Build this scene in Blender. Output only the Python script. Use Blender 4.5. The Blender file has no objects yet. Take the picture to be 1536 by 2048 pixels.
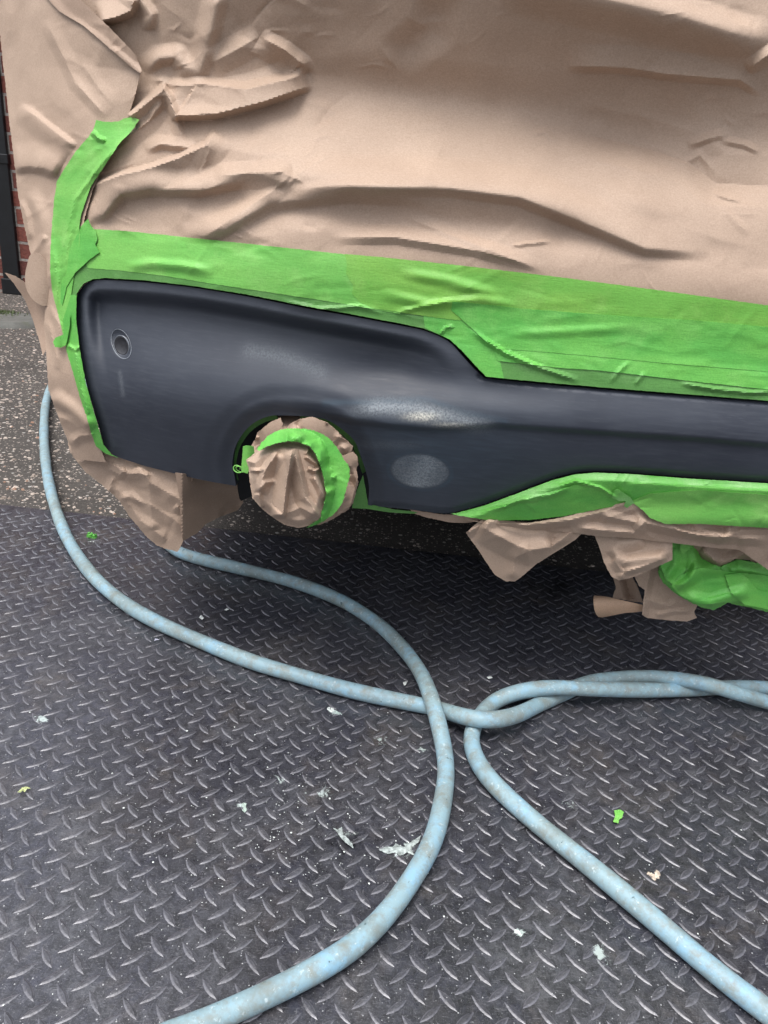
import bpy, math, random
import numpy as np
from mathutils import Vector, Matrix
from mathutils.geometry import delaunay_2d_cdt
random.seed(4); rng = np.random.default_rng(7)
sc = bpy.context.scene
COL = sc.collection
# ------------------------------------------------------------------ camera
FPX, CH = 1490.0, 0.62
PITCH, ROLL = math.radians(23.6), math.radians(5.7)
F = np.array([0, math.cos(PITCH), -math.sin(PITCH)])
U0 = np.array([0, math.sin(PITCH), math.cos(PITCH)]); R0 = np.array([1.0, 0, 0])
RR = math.cos(ROLL)*R0 + math.sin(ROLL)*U0
UU = -math.sin(ROLL)*R0 + math.cos(ROLL)*U0
cam = bpy.data.objects.new('camera', bpy.data.cameras.new('camera')); COL.objects.link(cam)
cam.data.sensor_fit = 'VERTICAL'; cam.data.sensor_height = 36; cam.data.lens = FPX/2048*36
cam.data.clip_start = 0.01; cam.data.clip_end = 500
m = Matrix(((RR[0], UU[0], -F[0], 0), (RR[1], UU[1], -F[1], 0), (RR[2], UU[2], -F[2], CH), (0, 0, 0, 1)))
cam.matrix_world = m
sc.camera = cam
# ------------------------------------------------------------------ world, sun, exposure
SUN_EL, SUN_AZ = math.radians(68), math.radians(215)      # azimuth clockwise from +Y: behind and to the left of the camera
w = bpy.data.worlds.new("World"); sc.world = w; w.use_nodes = True
nt = w.node_tree; bg = nt.nodes['Background']
sky = nt.nodes.new('ShaderNodeTexSky'); sky.sky_type = 'NISHITA'; sky.sun_disc = False
sky.sun_elevation = SUN_EL; sky.sun_rotation = SUN_AZ; sky.air_density = 1.0; sky.dust_density = 3.0
hs = nt.nodes.new('ShaderNodeHueSaturation'); hs.inputs['Saturation'].default_value = 0.32
nt.links.new(sky.outputs[0], hs.inputs['Color'])
tcw = nt.nodes.new('ShaderNodeTexCoord'); sxw = nt.nodes.new('ShaderNodeSeparateXYZ'); nt.links.new(tcw.outputs['Generated'], sxw.inputs[0])
mrw = nt.nodes.new('ShaderNodeMapRange'); nt.links.new(sxw.outputs[2], mrw.inputs[0])      # an overcast sky: dim along the horizon, bright overhead
mrw.inputs[1].default_value, mrw.inputs[2].default_value, mrw.inputs[3].default_value, mrw.inputs[4].default_value = .0, .85, .34, 1.85
mxw = nt.nodes.new('ShaderNodeMix'); mxw.data_type = 'RGBA'; mxw.blend_type = 'MULTIPLY'; mxw.inputs[0].default_value = 1
nt.links.new(hs.outputs[0], mxw.inputs[6]); nt.links.new(mrw.outputs[0], mxw.inputs[7]); nt.links.new(mxw.outputs[2], bg.inputs[0]); bg.inputs[1].default_value = 0.15
sl = bpy.data.lights.new('sun', 'SUN'); sl.energy = 1.2; sl.angle = math.radians(28); sl.color = (1.0, 0.96, 0.9)
so = bpy.data.objects.new('sun', sl); COL.objects.link(so)
sd = Vector((math.sin(SUN_AZ)*math.cos(SUN_EL), math.cos(SUN_AZ)*math.cos(SUN_EL), math.sin(SUN_EL)))
so.rotation_euler = (-sd).to_track_quat('-Z', 'Y').to_euler()
sc.view_settings.view_transform = 'Standard'; sc.view_settings.look = 'None'; sc.view_settings.gamma = 1
sc.view_settings.exposure = 0.58

# ------------------------------------------------------------------ helpers
def rays(px, py):
    px = np.asarray(px, float); py = np.asarray(py, float)
    return F[None] + ((px-768)/FPX)[:, None]*RR[None] - ((py-1024)/FPX)[:, None]*UU[None]
def at_Y(px, py, Y):
    d = rays(px, py); t = np.asarray(Y)/d[:, 1]
    return np.array([0, 0, CH])[None] + d*t[:, None]
def gr(x, y, z=0.0):
    d = rays([x], [y])[0]; t = (z-CH)/d[2]
    return np.array([d[0]*t, d[1]*t, z])
def sm(x, a=0.0, b=1.0):
    t = np.clip((np.asarray(x, float)-a)/(b-a), 0, 1); return t*t*(3-2*t)
def polydist(px, py, pts):
    """distance, signed side (+ = above / left-hand in image when walking the points to the right), arc fraction"""
    P = np.array(pts, float); best = np.full(len(px), 1e9); side = np.ones(len(px)); arc = np.zeros(len(px))
    L = np.hypot(*(P[1:]-P[:-1]).T); tot = L.sum(); acc = 0
    for i in range(len(P)-1):
        a, b = P[i], P[i+1]; d = b-a; l2 = max((d**2).sum(), 1e-9)
        t = ((px-a[0])*d[0]+(py-a[1])*d[1])/l2; tc = np.clip(t, 0, 1)
        dx = px-(a[0]+tc*d[0]); dy = py-(a[1]+tc*d[1]); dd = np.hypot(dx, dy)
        s = np.sign(dx*d[1]-dy*d[0]); s[s == 0] = 1
        m_ = dd < best
        best[m_] = dd[m_]; side[m_] = s[m_]; arc[m_] = ((acc+tc*L[i])/tot)[m_]; acc += L[i]
    return best, side, arc
def ridge(px, py, pts, A, wu, wd, sharp=True, taper=0.25):
    """a fold: pts left to right; wu = width on the upper side, wd = width on the lower side"""
    P = np.array(pts, float); W = max(wu, wd)+2
    x0, y0 = P.min(0)-W; x1, y1 = P.max(0)+W
    out = np.zeros(len(px)); k = np.where((px > x0) & (px < x1) & (py > y0) & (py < y1))[0]
    if len(k) == 0: return out
    d, s, arc = polydist(px[k], py[k], P)
    ww = np.where(s > 0, wu, wd); q = np.clip(1-d/ww, 0, 1)
    h = q**1.12 if sharp else q*q*(3-2*q)
    tp = np.clip(np.minimum(arc, 1-arc)/max(taper, 1e-3), 0, 1) if taper > 0 else 1.0
    tp = np.sin(tp*np.pi/2) if taper > 0 else 1.0
    out[k] = A*h*tp
    return out
def spline(pts, n=8, closed=False):
    P = np.array(pts, float); N = len(P); out = []
    rng_ = range(N if closed else N-1)
    for i in rng_:
        if closed: p0, p1, p2, p3 = P[(i-1) % N], P[i], P[(i+1) % N], P[(i+2) % N]
        else: p0, p1, p2, p3 = P[max(i-1, 0)], P[i], P[i+1], P[min(i+2, N-1)]
        for k in range(n):
            t = k/n
            out.append(0.5*((2*p1)+(-p0+p2)*t+(2*p0-5*p1+4*p2-p3)*t*t+(-p0+3*p1-3*p2+p3)*t**3))
    if not closed: out.append(P[-1])
    return np.array(out)
def densify(P, s):
    P = np.array(P, float); out = []
    for i in range(len(P)):
        a, b = P[i], P[(i+1) % len(P)]; n = max(1, int(math.ceil(np.hypot(*(b-a))/s)))
        for k in range(n): out.append(a+(b-a)*k/n)
    return np.array(out)
def inside(px, py, P):
    c = np.zeros(len(px), bool); n = len(P); j = n-1
    for i in range(n):
        xi, yi = P[i]; xj, yj = P[j]
        if yi != yj:
            c ^= ((yi > py) != (yj > py)) & (px < (xj-xi)*(py-yi)/(yj-yi)+xi)
        j = i
    return c
def link(o, parent=None):
    COL.objects.link(o)
    if parent is not None: o.parent = parent
    return o
def tag(o, label=None, cat=None, group=None, kind=None):
    if label: o['label'] = label
    if cat: o['category'] = cat
    if group: o['group'] = group
    if kind: o['kind'] = kind
    return o
def mesh_obj(name, V, Fc, mat, parent=None, smooth=True, attrs=None):
    me = bpy.data.meshes.new(name); me.from_pydata([tuple(v) for v in V], [], Fc); me.update()
    if smooth: me.polygons.foreach_set('use_smooth', [True]*len(me.polygons))
    if attrs:
        for k, a in attrs.items():
            at = me.attributes.new(k, 'FLOAT', 'POINT'); at.data.foreach_set('value', np.asarray(a, np.float32))
    me.materials.append(mat)
    return link(bpy.data.objects.new(name, me), parent)
def sheet(name, outline, Yfn, mat, sp=5.0, rim=0.0015, parent=None, smooth_edge=0, rough=0.0, attrfn=None, back=None, crisp=13):
    """a real sheet of material cut to an outline and bent in depth by Yfn (metres from the camera plane, world Y)"""
    P = np.array(outline, float)
    if smooth_edge: P = spline(P, smooth_edge, True)
    P = densify(P, sp)
    if rough:
        P = P + rng.normal(0, rough, P.shape)
    x0, y0 = P.min(0); x1, y1 = P.max(0)
    gx, gy = np.meshgrid(np.arange(x0, x1+sp, sp), np.arange(y0, y1+sp, sp*0.88))
    gx = gx + (np.arange(gx.shape[0]) % 2)[:, None]*sp/2
    gx = gx.ravel()+rng.uniform(-.15, .15, gx.size)*sp; gy = gy.ravel()+rng.uniform(-.15, .15, gy.size)*sp
    k = inside(gx, gy, P)
    gx, gy = gx[k], gy[k]
    bd = np.full(len(gx), 1e9)
    for i in range(0, len(P), 256):
        q = P[i:i+256]
        bd = np.minimum(bd, np.sqrt(((gx[:, None]-q[None, :, 0])**2+(gy[:, None]-q[None, :, 1])**2).min(1)))
    k = bd > sp*0.55
    pts = np.vstack([P, np.stack([gx[k], gy[k]], 1)])
    # hex-ish triangulation clipped by the outline
    res = delaunay_2d_cdt([Vector(p) for p in pts], [(i, (i+1) % len(P)) for i in range(len(P))], [], 0, 1e-4)
    Vp = np.array([tuple(v) for v in res[0]]); T = np.array(res[2])
    c = Vp[T].mean(1); keep = inside(c[:, 0], c[:, 1], P)
    T = T[keep]
    Y = Yfn(Vp[:, 0], Vp[:, 1]); V = at_Y(Vp[:, 0], Vp[:, 1], Y)
    T = T[:, ::-1]
    Fc = T.tolist(); nV = len(V); attrs = attrfn(Vp[:, 0], Vp[:, 1]) if attrfn else None
    if rim:
        E = {}
        for a, b, c_ in T:
            for e in ((a, b), (b, c_), (c_, a)):
                if (e[1], e[0]) in E: del E[(e[1], e[0])]
                else: E[e] = 1
        bv = sorted({i for e in E for i in e}); mp = {i: nV+n for n, i in enumerate(bv)}
        dr = V[bv]-np.array([0, 0, CH]); dr /= np.linalg.norm(dr, axis=1)[:, None]
        off = dr*rim*0.6; off[:, 1] += rim*0.6
        V = np.vstack([V, V[bv]+off])
        Fc += [(int(b), int(a), mp[a], mp[b]) for a, b in E]
        if attrs: attrs = {k_: np.concatenate([v, v[bv]]) for k_, v in attrs.items()}
    if back:      # (test function on px,py of the edge, extra world offset): wraps the sheet on round the car
        test, off = back
        bi = [i for i in range(len(P)) if test(*P[i])]
        # edge vertices keep their order
        run = [i for i in bi]
        n0 = len(V); V = np.vstack([V, V[run]+np.array(off)])
        for n, i in enumerate(run[:-1]):
            if run[n+1] == i+1: Fc.append((i, i+1, n0+n+1, n0+n))
        if attrs: attrs = {k_: np.concatenate([v, v[run]]) for k_, v in attrs.items()}
    o = mesh_obj(name, V, Fc, mat, parent, True, attrs)
    if crisp: o.data.set_sharp_from_angle(angle=math.radians(crisp))
    return o
def tube(name, P, r, mat, seg=20, parent=None, cap=True):
    P = np.array(P, float); n = len(P); T = np.gradient(P, axis=0); T /= np.linalg.norm(T, axis=1)[:, None]
    up = np.array([0, 0, 1.0]); V = []; Fc = []
    rr = r if hasattr(r, '__len__') else [r]*n
    for i in range(n):
        s = np.cross(T[i], up); s /= max(np.linalg.norm(s), 1e-6); u = np.cross(s, T[i])
        for k in range(seg):
            a = 2*math.pi*k/seg; V.append(P[i]+rr[i]*(math.cos(a)*s+math.sin(a)*u))
    for i in range(n-1):
        for k in range(seg):
            a, b = i*seg+k, i*seg+(k+1) % seg; Fc.append((a, b, b+seg, a+seg))
    if cap: Fc += [tuple(range(seg))[::-1], tuple(range((n-1)*seg, n*seg))]
    return mesh_obj(name, V, Fc, mat, parent)
def box(V, Fc, x0, x1, y0, y1, z0, z1):
    n = len(V)
    V += [(x0, y0, z0), (x1, y0, z0), (x1, y1, z0), (x0, y1, z0), (x0, y0, z1), (x1, y0, z1), (x1, y1, z1), (x0, y1, z1)]
    Fc += [tuple(n+i for i in f) for f in ((0, 3, 2, 1), (4, 5, 6, 7), (0, 1, 5, 4), (1, 2, 6, 5), (2, 3, 7, 6), (3, 0, 4, 7))]
def bevel(o, wd, n=2):
    b = o.modifiers.new('bevel', 'BEVEL'); b.width = wd; b.segments = n; b.limit_method = 'ANGLE'

# ------------------------------------------------------------------ materials
class N:
    def __init__(s, name):
        s.m = bpy.data.materials.new(name); s.m.use_nodes = True; s.t = s.m.node_tree
        s.b = s.t.nodes['Principled BSDF']; s.co = s.n('ShaderNodeTexCoord').outputs['Object']
    def n(s, ty, **kw):
        x = s.t.nodes.new(ty)
        for k, v in kw.items(): setattr(x, k, v)
        return x
    def l(s, a, b): s.t.links.new(a, b)
    def set(s, x, i, v):
        if hasattr(v, 'is_output') or isinstance(v, bpy.types.NodeSocket): s.l(v, x.inputs[i])
        else: x.inputs[i].default_value = v
    def noise(s, scale, detail=4, rough=.55, vec=None, dist=0):
        x = s.n('ShaderNodeTexNoise'); s.l(vec or s.co, x.inputs['Vector'])
        x.inputs['Scale'].default_value = scale; x.inputs['Detail'].default_value = detail
        x.inputs['Roughness'].default_value = rough; x.inputs['Distortion'].default_value = dist; return x.outputs['Fac']
    def vor(s, scale, feature='F1', vec=None, out='Distance', rnd=1.0):
        x = s.n('ShaderNodeTexVoronoi', feature=feature); s.l(vec or s.co, x.inputs['Vector'])
        x.inputs['Scale'].default_value = scale; x.inputs['Randomness'].default_value = rnd; return x.outputs[out]
    def ramp(s, f, stops):
        x = s.n('ShaderNodeMapRange'); s.l(f, x.inputs[0])
        x.inputs[1].default_value, x.inputs[2].default_value, x.inputs[3].default_value, x.inputs[4].default_value = stops; return x.outputs[0]
    def mix(s, f, a, b, mode='MIX'):
        x = s.n('ShaderNodeMix', data_type='RGBA', blend_type=mode)
        for i, v in ((0, f), (6, a), (7, b)):
            if isinstance(v, tuple): v = (*v, 1) if len(v) == 3 else v
            s.set(x, i, v)
        return x.outputs[2]
    def math(s, op, a, b=0.0):
        x = s.n('ShaderNodeMath', operation=op); s.set(x, 0, a); s.set(x, 1, b); return x.outputs[0]
    def map(s, scale, rot=(0, 0, 0)):
        x = s.n('ShaderNodeMapping'); s.l(s.co, x.inputs[0]); x.inputs['Scale'].default_value = scale; x.inputs['Rotation'].default_value = rot; return x.outputs[0]
    def attr(s, name):
        x = s.n('ShaderNodeAttribute', attribute_name=name); return x.outputs['Fac']
    def bump(s, h, strength=.3, dist=.001, prev=None):
        x = s.n('ShaderNodeBump'); s.l(h, x.inputs['Height']); x.inputs['Strength'].default_value = strength; x.inputs['Distance'].default_value = dist
        if prev is not None: s.l(prev, x.inputs['Normal'])
        return x.outputs[0]
    def out(s, col, rough, normal=None, spec=.5, metal=0.0):
        for i, v in (('Base Color', col), ('Roughness', rough), ('Specular IOR Level', spec), ('Metallic', metal)):
            if isinstance(v, tuple) and len(v) == 3: v = (*v, 1)
            s.set(s.b, i, v)
        if normal is not None: s.l(normal, s.b.inputs['Normal'])
        return s.m

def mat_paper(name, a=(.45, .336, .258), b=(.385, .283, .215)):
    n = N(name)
    big = n.noise(9, 3); fine = n.noise(620, 3, .8)
    fib = n.noise(260, 3, .6, n.map((1, 1, 9)))
    c = n.mix(n.ramp(big, (.35, .65, 0, 1)), a, b)
    c = n.mix(n.ramp(fine, (.38, .66, 0, .42)), c, (.24, .165, .115))
    c = n.mix(n.ramp(fib, (.55, .72, 0, .3)), c, (.60, .47, .37))
    fl = n.vor(330); c = n.mix(n.ramp(fl, (.05, .09, .5, 0)), c, (.12, .08, .05))
    nb = n.bump(n.noise(45, 2, .5), .12, .0014)
    wp = n.n('ShaderNodeVectorMath', operation='ADD'); nz = n.n('ShaderNodeTexNoise'); n.l(n.co, nz.inputs[0]); nz.inputs['Scale'].default_value = 12
    sc_ = n.n('ShaderNodeVectorMath', operation='SCALE'); n.l(nz.outputs['Color'], sc_.inputs[0]); sc_.inputs['Scale'].default_value = .05
    n.l(n.co, wp.inputs[0]); n.l(sc_.outputs[0], wp.inputs[1])
    cm = n.ramp(n.noise(5, 2), (.42, .62, .15, 1))
    f1 = n.math('MULTIPLY', n.vor(15, 'F1', wp.outputs[0]), cm); f2 = n.math('MULTIPLY', n.vor(38, 'F1', wp.outputs[0]), cm)
    nb = n.bump(f1, .5, .010, nb); nb = n.bump(f2, .35, .0035, nb)
    nb = n.bump(fine, .25, .0004, nb)
    return n.out(c, .62, nb, .35)
PAPER = mat_paper('kraft_paper')
PAPER2 = mat_paper('kraft_paper_darker', (.39, .283, .215), (.33, .236, .178))  # darker kraft for hem and tail; also puts tucked flaps' shade into colour
def mat_tape(name, a, b, c2, rough=.5):
    n = N(name)
    big = n.noise(14, 3, .5, n.map((1, 1, 3)))
    c = n.mix(n.ramp(big, (.38, .62, 0, 1)), a, b)
    c = n.mix(n.ramp(n.noise(30, 4, .6), (.5, .72, 0, .6)), c, c2)
    fine = n.noise(650, 3, .8); c = n.mix(n.ramp(fine, (.36, .68, 0, .45)), c, tuple(v*.5 for v in a))
    crepe = n.noise(300, 3, .7, n.map((.35, .35, 1.6)))
    nb = n.bump(n.noise(60, 3, .5), .16, .0012)
    nb = n.bump(crepe, .5, .0006, nb)
    return n.out(c, rough, nb, .4)
TAPE = mat_tape('green_masking_tape', (.105, .41, .070), (.145, .46, .08), (.22, .54, .13))
TAPEL = mat_tape('pale_green_tape', (.19, .50, .10), (.14, .44, .08), (.28, .57, .155))
TAPEY = mat_tape('green_tape_over_paper', (.19, .44, .07), (.15, .42, .065), (.27, .52, .12))
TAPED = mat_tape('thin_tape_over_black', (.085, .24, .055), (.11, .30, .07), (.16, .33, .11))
TAPEW = mat_tape('dusted_green_tape', (.24, .56, .17), (.13, .46, .07), (.42, .66, .33))

def mat_panel():
    n = N('dark_sanded_plastic')
    st = n.noise(38, 5, .6, n.map((1, 1, 9), (0, .12, 0)))
    st2 = n.noise(260, 3, .6, n.map((.25, .25, 3), (0, .35, 0)))
    cl = n.noise(7, 4, .6)
    c = n.mix(n.ramp(cl, (.35, .65, 0, 1)), (.025, .030, .044), (.038, .045, .061))
    c = n.mix(n.ramp(st, (.46, .76, 0, .38)), c, (.066, .075, .092))
    c = n.mix(n.ramp(st2, (.58, .78, 0, .18)), c, (.12, .13, .15))
    sand_highlight = n.attr('sand_highlight'); gr_ = n.noise(500, 3, .7); s1 = n.math('MULTIPLY', sand_highlight, n.ramp(gr_, (.32, .62, .25, 1)))
    c = n.mix(s1, c, (.34, .375, .40))
    halo = n.attr('halo'); c = n.mix(n.math('MULTIPLY', halo, n.ramp(st, (.3, .7, .3, 1))), c, (.045, .075, .105))
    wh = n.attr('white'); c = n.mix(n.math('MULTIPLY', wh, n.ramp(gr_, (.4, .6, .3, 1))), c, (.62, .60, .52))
    r = n.ramp(st, (.3, .75, .50, .66))
    r = n.math('ADD', r, n.math('MULTIPLY', sand_highlight, .25))
    nb = n.bump(st2, .12, .0004); nb = n.bump(n.noise(1400, 2, .6), .12, .0002, nb)
    return n.out(c, r, nb, .5)
PANEL = mat_panel()
def simple(name, col, rough=.6, spec=.5, ns=40, var=.3, bmp=.2):
    n = N(name); f = n.noise(ns, 4, .6)
    c = n.mix(n.ramp(f, (.3, .7, 0, 1)), tuple(v*(1-var) for v in col), tuple(min(1, v*(1+var)) for v in col))
    return n.out(c, rough, n.bump(f, bmp, .001), spec)
SHELL = simple('black_underbody', (.012, .013, .015), .7, .3)
SENSOR = simple('sensor_plastic', (.035, .036, .042), .38, .5, 200)
RINGM = simple('pale_sensor_ring', (.20, .22, .25), .35, .6, 300)
POSTM = simple('black_painted_steel', (.008, .009, .011), .35, .5, 20)

# ------------------------------------------------------------------ the setting
def mat_ground():
    n = N('old_asphalt')
    w_ = n.noise(60, 3); 
    c = n.mix(n.ramp(n.noise(2.5, 4), (.35, .65, 0, 1)), (.056, .051, .046), (.086, .078, .070))
    c = n.mix(n.ramp(n.noise(150, 4, .7), (.35, .7, 0, .75)), c, (.028, .023, .020))
    x = n.n('ShaderNodeTexVoronoi', feature='F1'); n.l(n.co, x.inputs['Vector']); x.inputs['Scale'].default_value = 80
    sep = n.n('ShaderNodeSeparateColor'); n.l(x.outputs['Color'], sep.inputs[0])
    sel = n.ramp(sep.outputs[0], (.66, .68, 0, 1)); edge = n.ramp(n.math('ADD', x.outputs['Distance'], n.ramp(w_, (.3, .7, 0, .18))), (.34, .42, 1, 0))
    tone = n.mix(sep.outputs[1], (.46, .39, .33), (.36, .35, .33)); tone = n.mix(n.ramp(sep.outputs[2], (.86, .9, 0, 1)), tone, (.34, .20, .14))
    mk = n.math('MULTIPLY', sel, edge); c = n.mix(mk, c, tone)
    x2 = n.n('ShaderNodeTexVoronoi', feature='F1'); n.l(n.co, x2.inputs['Vector']); x2.inputs['Scale'].default_value = 210
    s2 = n.n('ShaderNodeSeparateColor'); n.l(x2.outputs['Color'], s2.inputs[0])
    mk2 = n.math('MULTIPLY', n.ramp(s2.outputs[0], (.75, .78, 0, 1)), n.ramp(x2.outputs['Distance'], (.3, .42, .8, 0)))
    c = n.mix(mk2, c, (.42, .36, .32))
    h = n.math('ADD', n.math('MULTIPLY', mk, 1.0), n.noise(180, 4, .7))
    return n.out(c, n.math('SUBTRACT', .82, n.math('MULTIPLY', mk, .3)), n.bump(h, .7, .004), .4)
mesh_obj('ground', [(-60, -30, -.008), (60, -30, -.008), (60, 90, -.008), (-60, 90, -.008)], [(0, 1, 2, 3)], mat_ground())['kind'] = 'structure'

def mat_plate():
    n = N('worn_tread_plate')
    pos = n.n('ShaderNodeNewGeometry').outputs['Position']
    base = n.mix(n.ramp(n.noise(5, 5, .65), (.35, .65, 0, 1)), (.030, .031, .044), (.054, .055, .074))
    brown = n.ramp(n.noise(11, 5, .65, None, .6), (.50, .68, 0, .8)); c = n.mix(brown, base, (.105, .088, .074))
    smear = n.noise(60, 7, .78, None, .8); c = n.mix(n.ramp(smear, (.50, .72, 0, .75)), c, (.125, .126, .142))
    c = n.mix(n.ramp(n.noise(7, 6, .72, None, .9), (.46, .66, 0, .8)), c, (.105, .107, .118))
    c = n.mix(n.ramp(n.noise(16, 6, .7, None, .7), (.40, .52, .6, 0)), c, (.032, .032, .038))
    c = n.mix(n.ramp(n.noise(95, 6, .8, None, .4), (.42, .56, .75, 0)), c, (.020, .020, .024))
    dust = n.noise(520, 5, .8); c = n.mix(n.ramp(dust, (.54, .70, 0, .7)), c, (.22, .22, .24))
    c = n.mix(n.ramp(n.noise(700, 3, .8), (.34, .48, .8, 0)), c, (.018, .018, .022))
    wrp = n.n('ShaderNodeVectorMath', operation='ADD'); nz = n.n('ShaderNodeTexNoise'); n.l(n.co, nz.inputs[0]); nz.inputs['Scale'].default_value = 30
    sc1 = n.noise(150, 3, .6, n.map((1, 7, 1), (0, 0, .5)), 1.0); c = n.mix(n.ramp(sc1, (.60, .72, 0, .6)), c, (.27, .27, .29))
    sc2 = n.noise(150, 3, .6, n.map((7, 1, 1), (0, 0, .25)), 1.0); c = n.mix(n.ramp(sc2, (.62, .74, 0, .5)), c, (.25, .25, .27))
    v = n.n('ShaderNodeTexVoronoi', feature='F1'); n.l(n.co, v.inputs['Vector']); v.inputs['Scale'].default_value = 330
    sp_ = n.n('ShaderNodeSeparateColor'); n.l(v.outputs['Color'], sp_.inputs[0])
    dot = n.math('MULTIPLY', n.ramp(sp_.outputs[0], (.70, .74, 0, 1)), n.ramp(n.math('DIVIDE', v.outputs['Distance'], n.math('ADD', sp_.outputs[1], .15)), (.16, .26, 1, 0)))
    c = n.mix(n.math('MULTIPLY', dot, .7), c, (.46, .47, .48))
    cr = n.attr('crest'); ed = n.ramp(n.math('ABSOLUTE', n.math('SUBTRACT', cr, .55)), (.0, .45, 1, 0))
    wear = n.math('MULTIPLY', ed, n.ramp(n.noise(75, 6, .75), (.36, .58, .10, .95)))
    c = n.mix(n.math('MULTIPLY', n.ramp(cr, (.3, .9, 0, 1)), .25), c, (.085, .085, .10)); c = n.mix(wear, c, (.165, .164, .185))
    sm_ = n.noise(75, 6, .75, None, 1.2)
    for (x, y, r, k) in SPLATS:
        g = gr(x, y); d = n.n('ShaderNodeVectorMath', operation='DISTANCE'); n.l(pos, d.inputs[0]); d.inputs[1].default_value = tuple(g)
        mk = n.math('MULTIPLY', n.ramp(d.outputs['Value'], (0, r, 1, 0)), k)
        mk = n.math('ADD', mk, sm_)
        c = n.mix(n.ramp(mk, (.98, 1.05, 0, .9)), c, (.50, .58, .56))
    for (x, y, r) in STAINS:
        g = gr(x, y); d = n.n('ShaderNodeVectorMath', operation='DISTANCE'); n.l(pos, d.inputs[0]); d.inputs[1].default_value = tuple(g)
        mk = n.math('ADD', n.ramp(d.outputs['Value'], (0, r, .40, 0)), sm_)
        c = n.mix(n.ramp(mk, (.72, .90, 0, .85)), c, (.008, .008, .010))
    r = n.ramp(smear, (.3, .7, .22, .40)); r = n.math('ADD', r, n.math('MULTIPLY', dot, .3)); r = n.math('ADD', r, n.math('MULTIPLY', cr, .16))
    nb = n.bump(n.noise(240, 4, .7), .3, .0007); nb = n.bump(dust, .3, .0004, nb)
    return n.out(c, r, nb, .9, .25)
SPLATS = [(480, 1612, .030, .50), (640, 1590, .06, .5), (800, 1700, .045, .52), (690, 1668, .04, .52), (820, 1690, .03, .56), (560, 1560, .05, .48),
          (668, 1424, .018, .7), (1200, 1905, .035, .56), (760, 1480, .05, .5), (1140, 1610, .04, .5), (1040, 1865, .010, .8), (90, 1440, .06, .46), (845, 1500, .03, .52)]
STAINS = [(1112, 1182, .07), (690, 1690, .04), (1120, 1170, .05), (1060, 1168, .03)]
PLATE = mat_plate()
eL = gr(0, 1009); eR = gr(1190, 1141)
def edgeY(x): return eL[1]+(eR[1]-eL[1])*(x-eL[0])/(eR[0]-eL[0])
V = []; Fc = []; CR = []
X0, X1 = -2.0, 2.2
V += [(X0, -.6, 0), (X1, -.6, 0), (X1, edgeY(X1), 0), (X0, edgeY(X0), 0), (X0, -.6, -.007), (X1, -.6, -.007), (X1, edgeY(X1), -.007), (X0, edgeY(X0), -.007)]
Fc += [(0, 1, 2, 3), (3, 2, 6, 7), (0, 4, 5, 1), (0, 3, 7, 4), (1, 5, 6, 2)]; CR += [0]*8
la = math.radians(-5.0); A_ = np.array([math.cos(la), math.sin(la)])*.0282; B_ = np.array([-math.sin(la), math.cos(la)])*.0274
o0 = gr(191, 2005)[:2]
def lozenge(cx, cy, ang, L=.0122, Wd=.0028, H=.0012):
    n0 = len(V); ca, sa = math.cos(ang), math.sin(ang)
    prof = [(-1, 0), (-.78, .38), (-.45, .8), (0, 1), (.45, .8), (.78, .38), (1, 0), (.78, -.38), (.45, -.8), (0, -1), (-.45, -.8), (-.78, -.38)]
    for (u, v) in prof:
        x, y = u*L, v*Wd; V.append((cx+x*ca-y*sa, cy+x*sa+y*ca, 0.0001)); CR.append(0.35)
    inn = [(-.72, 0), (-.42, .28), (0, .42), (.42, .28), (.72, 0), (.42, -.28), (0, -.42), (-.42, -.28)]
    for (u, v) in inn:
        x, y = u*L, v*Wd; V.append((cx+x*ca-y*sa, cy+x*sa+y*ca, H*(1-.25*abs(u)))); CR.append(1.0)
    o = lambda i: n0+i; q = lambda i: n0+12+i
    Fc.extend([(o(0), q(0), o(1)), (o(1), q(0), q(1), o(2)), (o(2), q(1), q(2), o(3)), (o(3), q(2), q(3), o(4)), (o(4), q(3), q(4), o(5)), (o(5), q(4), o(6)),
               (o(6), q(4), o(7)), (o(7), q(4), q(5), o(8)), (o(8), q(5), q(6), o(9)), (o(9), q(6), q(7), o(10)), (o(10), q(7), q(0), o(11)), (o(11), q(0), o(0))])
    Fc[-12:] = [f[::-1] for f in Fc[-12:]]
    Fc.append((q(0), q(1), q(7))[::-1]); Fc.append((q(1), q(2), q(6), q(7))[::-1]); Fc.append((q(2), q(3), q(5), q(6))[::-1]); Fc.append((q(3), q(4), q(5))[::-1])
for i in range(-75, 110):
    for j in range(-30, 60):
        c = o0+i*A_+j*B_
        for k, (off, an) in enumerate(((0, -47), (.5, 41))):
            p = c+off*(A_+B_)
            if abs(p[0]) < 1.5 and -.1 < p[1] < edgeY(p[0])-.012:
                lozenge(p[0]+random.gauss(0, .0003), p[1]+random.gauss(0, .0003), math.radians(an+random.gauss(0, 1.2)), .0122*random.uniform(.94, 1.05), (.0031)*random.uniform(.95, 1.2), .0012*random.uniform(.7, 1.1))
o = mesh_obj('steel_floor', V, Fc, PLATE, None, False, {'crest': CR}); o['kind'] = 'structure'

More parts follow.
